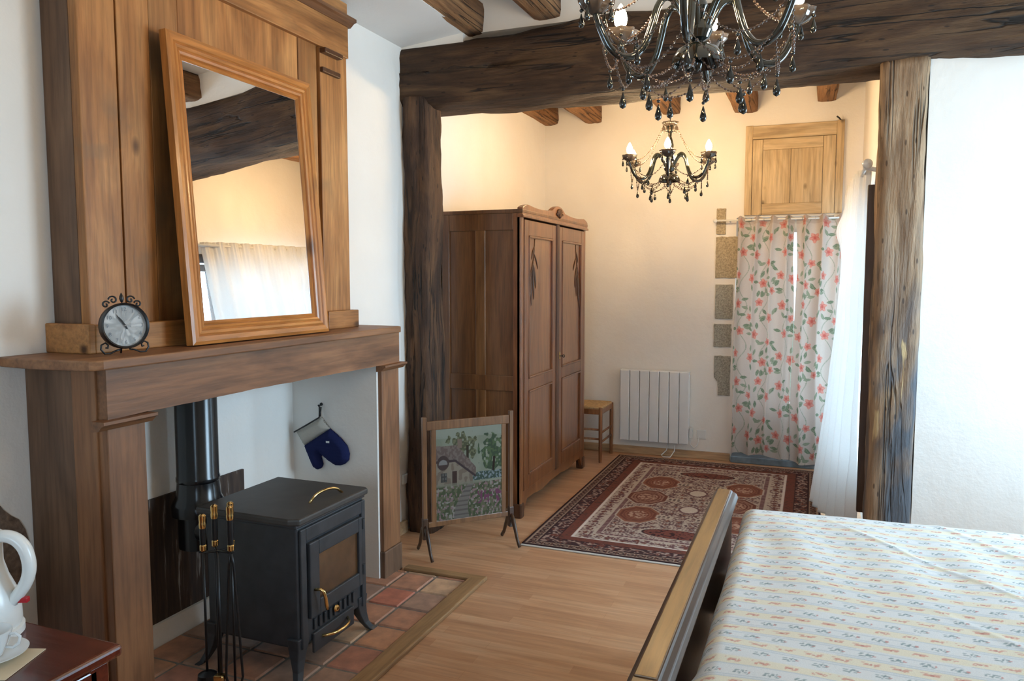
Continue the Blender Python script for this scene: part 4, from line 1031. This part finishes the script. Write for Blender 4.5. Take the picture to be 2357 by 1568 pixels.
# ------------------------------------------------------------------ RUG
def rug():
    x0,x1,y0,y1=-1.545,.09,4.075,6.50
    st=.0058; nu=int((x1-x0)/st); nv=int((y1-y0)/st)
    X,Y=np.meshgrid(np.linspace(x0,x1,nu+1),np.linspace(y0,y1,nv+1))
    dx=np.minimum(X-x0,x1-X); dy=np.minimum(Y-y0,y1-Y)*1.12; d=np.minimum(dx,dy); along=np.where(dx<dy,Y,X)
    cxm=(x0+x1)/2; cym=(y0+y1)/2
    cream=(.47,.375,.30); dk=(.045,.020,.020); red=(.17,.055,.038); rust=(.26,.105,.062); pur=(.15,.070,.070); brn=(.115,.05,.035)
    n=lambda s,k: vnoise(X*s,Y*s,k)
    C=np.zeros(X.shape+(3,)); C[:]=cream
    # guard band
    C=blend(C,(d<.014)*1.,dk)
    g1=(d>=.014)&(d<.075); C=blend(C,g1*1.,(.36,.25,.185))
    cell=(along/.055)%1-.5; rr=np.hypot(cell*.055,(d-.045)); C=blend(C,(g1&(rr<.021)&(rr>.010))*1.,dk); C=blend(C,(g1&(rr<.006))*1.,red); C=blend(C,(g1&(abs(abs(cell)-.5)<.10)&(abs(d-.045)<.02))*1.,brn)
    C=blend(C,((d>=.075)&(d<.085))*1.,dk)
    # dark band with leaf motifs
    g2=(d>=.085)&(d<.165); C=blend(C,g2*1.,(.06,.028,.028))
    c2=(along/.13)%1; wv=.125+.022*np.sin(c2*2*PI); C=blend(C,(g2&(abs(d-wv)<.005))*1.,(.34,.22,.17)); C=blend(C,(g2&(vnoise(along*75,d*75,4)>.66))*1.,(.38,.26,.21)); C=blend(C,(g2&(vnoise(along*60,d*60,8)>.74))*1.,red)
    C=blend(C,((d>=.165)&(d<.172))*1.,dk)
    g3=(d>=.172)&(d<.235); C=blend(C,g3*1.,red); C=blend(C,(g3&(n(70,5)>.72))*1.,brn)
    C=blend(C,((d>=.235)&(d<.252))*1.,(.66,.56,.49))
    # inner border on cream, feathery
    g4=(d>=.252)&(d<.34); c4=(along/.11)%1-.5
    m4=g4&(((np.hypot(c4*.11,d-.296)<.030*(.7+.3*np.cos(6*np.arctan2(d-.296,c4*.11))))|(np.hypot((abs(c4)-.5)*.11,d-.296)<.020)|(n(70,6)>.62))&(n(110,61)>.2)); C=blend(C,m4*1.,pur); C=blend(C,(m4&(n(60,9)>.62))*1.,red)
    C=blend(C,((d>=.36)&(d<.385))*1.,pur); C=blend(C,((d>=.36)&(d<.385)&((along/.03)%1<.35))*1.,(.30,.18,.16))
    g5=(d>=.39)
    # corner dark spandrels and small scattered motifs
    cs_=.078; gx=np.floor(X/cs_); gy=np.floor(Y/cs_); jx=(vnoise(gx*7.3,gy*3.1,51)-.5)*.02; jy=(vnoise(gx*5.7,gy*9.1,52)-.5)*.02
    fx=(X/cs_-gx-.5)*cs_-jx; fy=(Y/cs_-gy-.5)*cs_-jy; fr_=np.hypot(fx,fy); fa=np.arctan2(fy,fx)
    pet=fr_<.036*(.62+.38*np.cos(fa*6+gx*2)); m5=g5&pet; C=blend(C,m5*1.,(.17,.085,.080)); C=blend(C,(g5&(fr_<.012))*1.,rust); C=blend(C,(m5&(n(110,12)>.66))*1.,cream)
    m6=g5&(abs(np.sin((X+Y)*2*PI/cs_)*np.sin((X-Y)*2*PI/cs_))>.62)&(n(60,13)>.3); C=blend(C,m6*1.,(.20,.11,.10)); C=blend(C,(g5&(n(95,14)>.66))*1.,(.12,.06,.06))
    def octo(cx,cy,rx,ry,c1,c2,k):
        nonlocal C
        a=abs(X-cx)/rx; b_=abs(Y-cy)/ry; q=np.maximum(np.maximum(a,b_),(a+b_)*.72)
        C=blend(C,(q<1.12)*1.,cream); C=blend(C,(q<1.05)*1.,c1); C=blend(C,((q<.9)&(q>.78))*1.,c2); C=blend(C,((q<.75)&(np.hypot(a,b_)*6%1<.4))*1.,c2); C=blend(C,((q<.5)&(n(90,k)>.55))*1.,(.45,.28,.20)); C=blend(C,((a<.06)|(b_<.06))&(q<.7),c2) if False else C
    def boxes(cx,cy):
        nonlocal C
        C=blend(C,((abs(X-cx)<.055)&(abs(Y-cy)<.035))*1.,cream)
        C=blend(C,((abs(X-cx)<.045)&(abs(Y-cy)<.026)&(((X-cx+.045)/.03)%1<.62)&(((Y-cy+.026)/.026)%1<.6))*1.,dk)
    for sx in(-1,1):
        for j,(oy,c1,c2) in enumerate(((-.42,rust,red),(0,(.15,.05,.035),(.32,.17,.12)),(.42,rust,red))):
            octo(cxm+sx*.30-(.02 if j==1 else 0),cym+oy,.125,.165,c1,c2,20+j)
    for sx in(-1,1):
        for oy in(-.42,0,.42): boxes(cxm+sx*.125,cym+oy)
    for oy in(-.21,.21):
        rr=np.hypot((X-cxm)/.07,(Y-cym-oy)/.09); C=blend(C,((rr<1)&(rr>.8))*1.,pur); C=blend(C,(rr<=.8)*1.,(.55,.46,.38))
    for cy in(y0+.47,y1-.47):
        q=np.hypot((X-cxm-.0)/.21,(Y-cy)/.085); C=blend(C,(q<1.12)*1.,cream); C=blend(C,(q<1)*1.,dk); C=blend(C,(q<.93)*1.,(.19,.062,.045)); C=blend(C,((q<.9)&(n(85,30)>.68))*1.,dk)
    C=C*(.9+.2*n(160,40))[...,None]*1.0
    Z=.009+.0015*vnoise(X*3,Y*3,1)
    P=np.stack([X,Y,Z],-1)
    RG=thing('rug',(cxm,cym,0),'dark red and cream patterned oriental rug lying between the bed and far wall','rug')
    o=gridobj('pile',nu,nv,P,C,M['col_rug'],RG); s=o.modifiers.new('s','SOLIDIFY'); s.thickness=.008; s.offset=-1
    fr=MB(); 
    cf=cloth('cream_fringe',(.62,.58,.52))
    for ya in(y0-.018,y1): MB().box(x0,x1,ya,ya+.018,.001,.007).build('fringe',cf,RG,bevel=.002)
rug()

# ------------------------------------------------------------------ BED
BY0,BY1=1.50,3.075
BD=thing('bed',(.8,2.3,0),'dark wooden bed frame with footboard topped by a gold brown strip','bed')
def foot():
    pr=[(-.345,.690),(-.342,.705),(-.334,.710),(-.330,.718),(-.276,.718),(-.272,.712),(-.258,.706),(-.250,.690),(-.256,.672),(-.266,.660),(-.272,.62),(-.276,.12),(-.314,.12),(-.318,.62),(-.326,.660),(-.340,.675)]
    m=MB(); m.prism(pr,axM((0,0,0),(1,0,0),(0,0,1),(0,-1,0)),-BY1,-BY0); return recalc(m.build('footboard',M['bed'],BD,bevel=.003))
foot()
box('footboard_inlay',M['bed_top'],(-.327,-.279,BY0+.03,BY1-.01,.716,.7215),BD,bevel=.002)
for y in(BY0+.03,BY1-.06):
    box('leg',M['bed'],(-.322,-.27,y,y+.05,0,.13),BD,bevel=.006)
    box('leg',M['bed'],(1.72,1.78,y,y+.05,0,.9),BD,bevel=.006)
box('side_rail',M['bed'],(-.26,1.74,BY0+.0,BY0+.03,.22,.38),BD); box('side_rail',M['bed'],(-.26,1.74,BY1-.05,BY1-.02,.22,.38),BD)
box('headboard',M['bed'],(1.745,1.785,BY0,BY1-.01,.3,1.05),BD,bevel=.01)
MT_=box('mattress',cloth('mattress_ticking',(.7,.7,.68)),(-.17,1.72,BY0+.04,BY1-.06,.36,.60),bevel=.05,segs=4); tag(MT_,'mattress under the printed coverlet on the bed','mattress')
def coverlet():
    # one sheet: top surface plus rolled down sides
    x0,x1,y0,y1=-.232,1.72,BY0-.03,BY1+.03; R_=.055; drop=.27
    # arc-length param
    def prof(L,a0,a1,dropA,dropB):
        # L array of arc length from 0; returns pos along axis and height offset
        tot=dropA+dropB+(a1-a0)-2*R_+PI*R_
        return tot
    nu,nv=600,470
    def curve(n,a0,a1,dA,dB,fine):
        tot=dA+PI*R_/2+(a1-a0-2*R_)+PI*R_/2+dB
        s=np.linspace(0,1,n+1); 
        if fine: s=s**1.25
        s=s*tot; pos=np.zeros_like(s); h=np.zeros_like(s)
        for i,q in enumerate(s):
            if q<dA: pos[i]=a0; h[i]=-(dA-q)-R_
            elif q<dA+PI*R_/2:
                a=(q-dA)/R_; pos[i]=a0+R_-R_*math.cos(a); h[i]=-R_+R_*math.sin(a)
            elif q<dA+PI*R_/2+(a1-a0-2*R_): pos[i]=a0+R_+(q-dA-PI*R_/2); h[i]=0
            elif q<tot-dB:
                a=(q-(dA+PI*R_/2+(a1-a0-2*R_)))/R_; pos[i]=a1-R_+R_*math.sin(a); h[i]=-R_+R_*math.cos(a)
            else: pos[i]=a1; h[i]=-R_-(q-(tot-dB))
        return s,pos,h
    sx,px,hx=curve(nu,x0,x1,drop,0.02,True); sy,py,hy=curve(nv,y0,y1,.22,.22,False)
    X,Y=np.meshgrid(px,py); HX,HY=np.meshgrid(hx,hy); U,V=np.meshgrid(sx,sy)
    Z=.655+np.minimum(HX,HY)
    Z=np.where((HX<-.04)&(HY<-.04),.655+np.minimum(HX,HY),Z)
    top=np.exp(np.minimum(HX,HY)*30)
    wr=.010*vnoise(X*2.2,Y*2.2,5)+.006*vnoise(X*5+Y*2,Y*6,6)
    def crease(a,b_,c,w,hgt):   # line a*x+b*y=c
        q=(a*X+b_*Y-c+.012*np.sin(X*9)); return hgt*np.exp(-(q/w)**2)
    wr+=crease(.78,.62,1.93,.012,.004)*sm(.0,.25,X)+crease(.72,.69,1.80,.014,.003)*sm(.2,.5,X)+crease(.8,.6,2.18,.014,.003)*sm(.1,.3,X)
    wr+=.004*np.sin(X*26+Y*5+3*vnoise(X*3,Y*3,9))*np.exp(-((Y-2.6)/.35)**2)
    Z=Z+wr*top-.012*sm(.25,0,X-x0)*top*vnoise(Y*7,X*2,4)
    # side undulation at foot end, with a bulge near the camera
    sd=sm(-.02,-.12,HX); X=X-sd*.0*X+sd*.012*np.sin(Y*14)+.0
    X=np.where(HX<0,X-.045*sm(1.78,1.62,Y)*sm(0,-.05,HX),X)
    # keep clear of footboard
    X=np.maximum(X,-.249)
    C=np.zeros(U.shape+(3,)); C[:]=(.78,.795,.79)
    per=.092; vv=V+.004*np.sin(U*3); ph=(vv/per)%1
    C=blend(C,(sm(.02,.05,ph)*(1-sm(.40,.43,ph))),(.84,.79,.64))
    for q in(.01,.44,.54,.90): C=blend(C,(abs(ph-q)<.018)*.55,(.50,.57,.62))
    # bows on the cream stripe
    mu=.062; row=np.floor(vv/per); cu_=((U+row*.013)/mu)%1-.5; cv_=(ph-.22)*per
    bx_=cu_*mu; lobe=(np.hypot((abs(bx_)-.009)/.0085,(cv_+.0015*np.sin(bx_*300))/.0052)<1)
    C=blend(C,(lobe&(vnoise(U*260,V*260,2)>.28))*.85,(.70,.36,.28)); C=blend(C,((np.hypot(bx_,cv_)<.0035))*1.,(.60,.28,.24)); C=blend(C,((abs(bx_)<.022)&(abs(cv_-.005-abs(bx_)*.15)<.0011))*.7,(.70,.42,.34))
    # sprigs on the blue-white stripe
    cu2=((U+row*.029)/ (mu*1.05))%1-.5; b2=cu2*mu*1.05; c2=(ph-.71)*per
    stem=abs(c2-.005*np.sin(b2*150))<.0013; C=blend(C,(stem&(abs(b2)<.019))*1.,(.25,.32,.33))
    for ox,oy,a in((-.012,.005,.6),(-.006,-.005,-.7),(.002,.006,.7),(.009,-.004,-.6)):
        p_=(b2-ox)*math.cos(a)+(c2-oy)*math.sin(a); q_=-(b2-ox)*math.sin(a)+(c2-oy)*math.cos(a); C=blend(C,(np.hypot(p_/.0062,q_/.0026)<1)*.9,(.33,.41,.42))
    C=blend(C,(np.hypot(b2-.016,c2)<.0036)*1.,(.62,.34,.32)); 
    P=np.stack([X,Y,Z],-1)
    CV=gridobj('coverlet',nu,nv,P,C,M['col_cov'],None,(.75,2.3,.36)); tag(CV,'cream and pale blue striped coverlet printed with small bows and sprigs, spread on the bed','coverlet')
coverlet()

# ------------------------------------------------------------------ SIDEBOARD, KETTLE, CUP
TB=thing('sideboard',(-1.87,.75,0),'glossy dark red mahogany sideboard in the near left corner, beside the fireplace','sideboard')
box('top',M['mahog'],(-2.35,-1.392,.30,1.195,.722,.75),TB,bevel=.009,segs=3)
box('carcass',M['mahog'],(-2.33,-1.42,.33,1.165,.08,.722),TB)
box('frieze',M['mahog'],(-1.425,-1.405,.36,1.14,.62,.715),TB)
for x in(-2.30,-1.43):
    for y in(.34,1.14): box('leg',M['mahog'],(x-.02,x+.025,y-.02,y+.028,0,.722),TB)
for y0_,y1_ in((.38,.74),(.76,1.12)):
    dd=box('door',M['mahog'],(-1.42,-1.40,y0_,y1_,.12,.60),TB); m=MB(); m.ball((-1.39,y0_+.04 if y0_>.5 else y1_-.04,.38),.012,10,6); m.build('knob',M['brass'],dd,smooth=True)
KC=Vector((-1.712,1.098,.7505))
K=thing('kettle',tuple(KC),'white plastic electric jug kettle with looped handle on the sideboard','kettle')
MB().lathe([(.082,0),(.086,.004),(.086,.018),(.08,.022)],KC,36).build('base',M['white'],K,smooth='auto')
MB().lathe([(.080,.022),(.082,.03),(.081,.07),(.074,.10),(.060,.135),(.051,.17),(.051,.205),(.055,.225)],KC,40).build('body',M['white'],K,smooth='auto')
MB().lathe([(.055,.225),(.053,.233),(.04,.239),(1e-6,.241)],KC,40).build('lid',M['white'],K,smooth='auto')
hd=Vector((.93,.366,0)); hd2=(hd*.98+Vector((-.366,.93,0))*.1).normalized()
m=MB(); pts=[KC+hd2*a+Vector((0,0,z)) for a,z in((.035,.226),(.062,.230),(.085,.222),(.102,.202),(.110,.174),(.110,.147),(.101,.120),(.086,.098),(.070,.079),(.060,.063))]; pts=smooth_pts(pts)
m.tube(pts,.0135,14,sx=1.25); m.build('handle',M['white'],K,smooth=True)
m=MB(); m.obox(axM(KC+hd2*.094+Vector((0,0,.083)),hd2,Vector((0,0,1)).cross(hd2),(0,0,1)),.024,.014,.012); m.build('switch',M['red'],K,bevel=.002)
m=MB(); m.prism([(-.012,-.022),(.012,-.022),(.035,.0),(.012,.022),(-.012,.022)],axM(KC-hd2*.064+Vector((0,0,.19)),-hd2,Vector((0,0,1)).cross(-hd2),(0,0,1)),0,.035); m.build('spout',M['white'],K,bevel=.004)
cd=MB(); cd.obox(Matrix.Translation((-1.585,1.02,.7515))@Matrix.Rotation(.35,4,'Z'),.18,.13,.0015); tag(cd.build('paper_card',M['card']),'cream printed card lying under the saucer on the sideboard','card')
SCc=Vector((-1.583,1.037,.7528))
SC_=MB(); SC_.lathe([(.022,.0),(.03,.003),(.05,.009),(.066,.015),(.067,.017),(.05,.012),(.03,.0065),(1e-6,.006)],SCc,36)
tag(SC_.build('saucer',M['china'],smooth='auto'),'white china saucer under the teacup','saucer')
CP=thing('teacup',tuple(SCc+Vector((0,0,.0065))),'small white china teacup on its saucer, in front of the kettle','cup')
MB().lathe([(.018,.0068),(.02,.012),(.03,.03),(.036,.05),(.039,.062),(.037,.062),(.033,.05),(.026,.03),(.015,.015),(1e-6,.013)],SCc,32).build('bowl',M['china'],CP,smooth='auto')
m=MB(); m.tube([SCc+hd2*a+Vector((0,0,z)) for a,z in((.034,.053),(.048,.056),(.057,.047),(.054,.033),(.042,.024),(.028,.026))],.0032,8); m.build('handle',M['china'],CP,smooth=True)

# ------------------------------------------------------------------ CHANDELIERS
def dropmesh(L,W,p,m):
    m.lathe([(1e-6,0),(W*.25,-L*.12),(W*.55,-L*.35),(W*.95,-L*.62),(W,-L*.75),(W*.8,-L*.9),(1e-6,-L)],p,8)
def chandelier(C0,rot,top,label,near=True):
    C0=Vector(C0); RR=.295
    CHD=thing('chandelier',tuple(C0),label,'chandelier','black glass chandeliers')
    def V(r,a,z): return C0+Vector((r*math.cos(a),r*math.sin(a),z))
    MB().lathe([(.004,.24),(.020,.235),(.022,.20),(.013,.19),(.011,.165),(.016,.15),(.026,.11),(.024,.07),(.013,.05),(.022,.035),(.026,.022),(.02,.008),(.016,-.01),(.034,-.02),(.040,-.045),(.03,-.065),(.014,-.072),(.012,-.085)],C0,24).build('stem',M['dkgl'],CHD,smooth='auto')
    MB().lathe([(.010,-.078),(.03,-.080),(.055,-.092),(.070,-.115),(.074,-.135),(.070,-.134),(.05,-.105),(.02,-.094),(.006,-.10),(.012,-.115),(.015,-.13),(.010,-.145),(1e-6,-.155)],C0,28).build('bottom_bell',M['dkgl'],CHD,smooth='auto')
    cr=MB(); prof=[(.012,.235),(.03,.238),(.045,.25),(.052,.262),(.048,.258),(.03,.246),(.01,.243)]
    cr.lathe(prof,(0,0,0),32); nvv=[]
    for v in cr.v:
        a=math.atan2(v[1],v[0]); r=math.hypot(v[0],v[1]); f=1+.12*math.cos(8*a)*(r>.028); nvv.append((v[0]*f+C0.x,v[1]*f+C0.y,v[2]+C0.z))
    cr.v=nvv; cr.build('crown_dish',M['smokegl'],CHD,smooth=True)
    hc=MB(); z=C0.z+.245; k=0
    while z<top-.004:
        M_=Matrix.Translation((C0.x,C0.y,z+.011))@Matrix.Rotation(PI/2*(k%2),4,'Z')
        hc.tube([M_@Vector((.006*math.cos(a_*PI/5),0,.013*math.sin(a_*PI/5))) for a_ in range(10)],.0016,5,True); z+=.020; k+=1
    hc.build('hanging_chain',M['steel'] if 0 else M['black'],CHD)
    MB().lathe([(.045,0),(.04,-.012),(.02,-.03),(.006,-.036)],(C0.x,C0.y,top),20).build('ceiling_rose',M['black'],CHD,smooth='auto')
    # proto arm at angle 0, copies rotate about stem
    def proto(name,mat,mb,smooth=True,label=None):
        mb.v=[tuple(Vector(v)+C0) for v in mb.v]; o=mb.build(name,mat,CHD,smooth=smooth); o.rotation_euler.z=rot
        for k in range(1,6):
            c=o.copy(); COL.objects.link(c); c.parent=CHD; c.rotation_euler.z=rot+k*PI/3; ORG[c.name]=ORG[o.name]
        return o
    m=MB(); ctl=[(.028,-.035),(.045,.0),(.068,.035),(.095,.045),(.118,.02),(.135,-.035),(.155,-.085),(.185,-.118),(.222,-.122),(.255,-.10),(.278,-.06),(.290,-.03),(.295,-.012)]
    pts=[]
    P_=[Vector((a,0,b_)) for a,b_ in ctl]
    for i in range(len(P_)-1):
        p0=P_[max(i-1,0)];p1=P_[i];p2=P_[i+1];p3=P_[min(i+2,len(P_)-1)]
        for j in range(4):
            t=j/4; pts.append(.5*((2*p1)+(p2-p0)*t+(2*p0-5*p1+4*p2-p3)*t*t+(-p0+3*p1-3*p2+p3)*t**3))
    pts.append(P_[-1]); m.tube(pts,.0102,10); proto('arm',M['dkgl'],m)
    m=MB(); m.lathe([(.008,-.014),(.018,-.010),(.034,.0),(.046,.014),(.050,.030),(.047,.029),(.036,.010),(.012,.002),(.010,.0)],(0,0,0),32)
    vv=[]
    for v in m.v:
        a=math.atan2(v[1],v[0]); r=math.hypot(v[0],v[1]); f=1+.09*math.cos(8*a)*(r>.03); vv.append((v[0]*f+RR,v[1]*f,v[2]))
    m.v=vv; proto('drip_dish',M['smokegl'],m)
    m=MB(); m.lathe([(.011,.0),(.012,.005),(.012,.038),(.010,.04)],(RR,0,0),14); proto('candle_sleeve',M['black'],m,'auto')
    m=MB(); m.lathe([(.009,.040),(.018,.050),(.021,.064),(.018,.080),(.011,.096),(.004,.108),(1e-6,.112)],(RR,0,0),12); proto('bulb',M['bulb'] if near else M['bulb2'],m)
    # drops on dishes: four each
    for q in range(4):
        a=PI/4+q*PI/2
        m=MB(); p=(RR+.047*math.cos(a),.047*math.sin(a),.022)
        m.tube([p,(p[0],p[1],p[2]-.012)],.0009,4); m.ball((p[0],p[1],p[2]-.016),.0055,7,5); dropmesh(.042,.0085,(p[0],p[1],p[2]-.022),m); proto('crystal_drop',M['dkgl'],m)
    def chain(pts_fn,L,name='bead_chain'):
        m=MB(); n=max(3,int(L/.0125))
        for k in range(n+1):
            p=pts_fn(k/n); m.ball(p,.0052 if k%2 else .0038,6,4,.8)
        q=[pts_fn(k/12) for k in range(13)]; m.tube(q,.0009,4)
        proto(name,M['bead'],m)
    def sag(p0,p1,s): 
        p0=Vector(p0);p1=Vector(p1); return lambda t: p0.lerp(p1,t)+Vector((0,0,-s*4*t*(1-t)))
    chain(sag((.045,0,.25),(.27,0,.0),.07),.38)
    c60=Vector((math.cos(PI/3),math.sin(PI/3),0))
    e0=Vector((.245,0,-.10)); e1=c60*.245+Vector((0,0,-.10)); chain(sag(e0,e1,.075),.30)
    f0=Vector((.29,0,-.01)); f1=c60*.29+Vector((0,0,-.01)); chain(sag(f0,f1,.11),.36)
    chain(sag((.05,0,-.115),(.215,0,-.125),.05),.20)
    chain(sag((.05,0,-.115),tuple(c60*.14+Vector((0,0,-.20))),.02),.13)
    for p,L,W in(((e0+e1)/2+Vector((0,0,-.078)),.05,.0105),((f0+f1)/2+Vector((0,0,-.113)),.045,.0095),(Vector((.20,0,-.135)),.05,.0105),(c60*.14+Vector((0,0,-.205)),.05,.0105)):
        m=MB(); m.ball((p.x,p.y,p.z-.005),.0055,7,5); dropmesh(L,W,(p.x,p.y,p.z-.012),m); proto('crystal_drop',M['dkgl'],m)
    for q in range(2):
        m=MB(); a=q*PI/6; dropmesh(.05,.008,(.046*math.cos(a),.046*math.sin(a),.243),m); proto('crystal_drop',M['smokegl'],m)
    return CHD
YAW=math.radians(21.5)
chandelier((-.320,2.235,2.285),YAW+math.radians(9),3.155,'black glass chandelier nearest the viewer, hanging before the big beam')
chandelier((-.930,5.276,2.345),YAW+math.radians(16),3.095,'smaller looking black chandelier beyond the beam, hanging before the far wall',False)

# ------------------------------------------------------------------ LIGHT
def area(name,loc,rot,sx,sy,power,col):
    l=bpy.data.lights.new(name,'AREA'); l.shape='RECTANGLE'; l.size=sx; l.size_y=sy; l.energy=power; l.color=col
    o=bpy.data.objects.new(name,l); COL.objects.link(o); o.location=loc; o.rotation_euler=rot; return o
SKYC=(.55,.79,1.0)
area('daylight_side_window',(.75,5.46,1.25),(0,PI/2,0),1.9,1.8,140,SKYC)
area('daylight_right_window',(2.3,3.38,1.55),(0,PI/2,0),1.5,1.25,125,SKYC)
area('daylight_front_window',(-.2,-1.85,1.55),(PI/2,0,0),1.7,1.4,45,SKYC)
area('daylight_door',(-.235,7.2,1.2),(-PI/2,0,0),.9,2.0,9,(.85,.92,1.0))
W=bpy.data.worlds.new('sky'); SC.world=W; W.use_nodes=True; nt=W.node_tree
bg=nt.nodes['Background']; bg.inputs[0].default_value=(.62,.80,1.0,1); bg.inputs[1].default_value=1.6
struct(box('outdoor_ground',M['ground'],(-30,30,-30,40,-.6,-.5),bevel=0,loc=(0,0,-.6)))

# ------------------------------------------------------------------ CAMERA
cam=bpy.data.cameras.new('camera'); co=bpy.data.objects.new('camera',cam); COL.objects.link(co)
cam.sensor_width=36; cam.lens=1755/2357*36; co.location=(0,0,1.55); co.rotation_euler=(math.radians(90-4.6),0,YAW); cam.clip_start=.05
SC.camera=co
SC.view_settings.view_transform='Standard'; SC.view_settings.look='None'; SC.view_settings.gamma=1; SC.view_settings.exposure=0.42

PL={'lid_handle':'brass handle','door_handle':'brass door handle','drawer_handle':'brass drawer handle','air_knob':'round brass knob','brass_cap':'polished brass cap','brass_collar':'polished brass collar','door_glass':'sooty glass','bulb':'lit candle bulb','mirror_glass':'reflecting glass','cuff':'beige linen cuff','switch':'red switch','footboard_inlay':'gold brown strip','needlepoint_panel':'stitched picture of a thatched cottage and garden','dial':'white dial','fringe':'cream fringe','seat':'woven rush seat','carving':'dark carved leaves','flue_pipe':'shiny black pipe','brass_socket':'brass socket'}
for o in bpy.data.objects:
    k=o.name.split('.')[0]
    if o.parent is not None and k in PL: o['label']=PL[k]
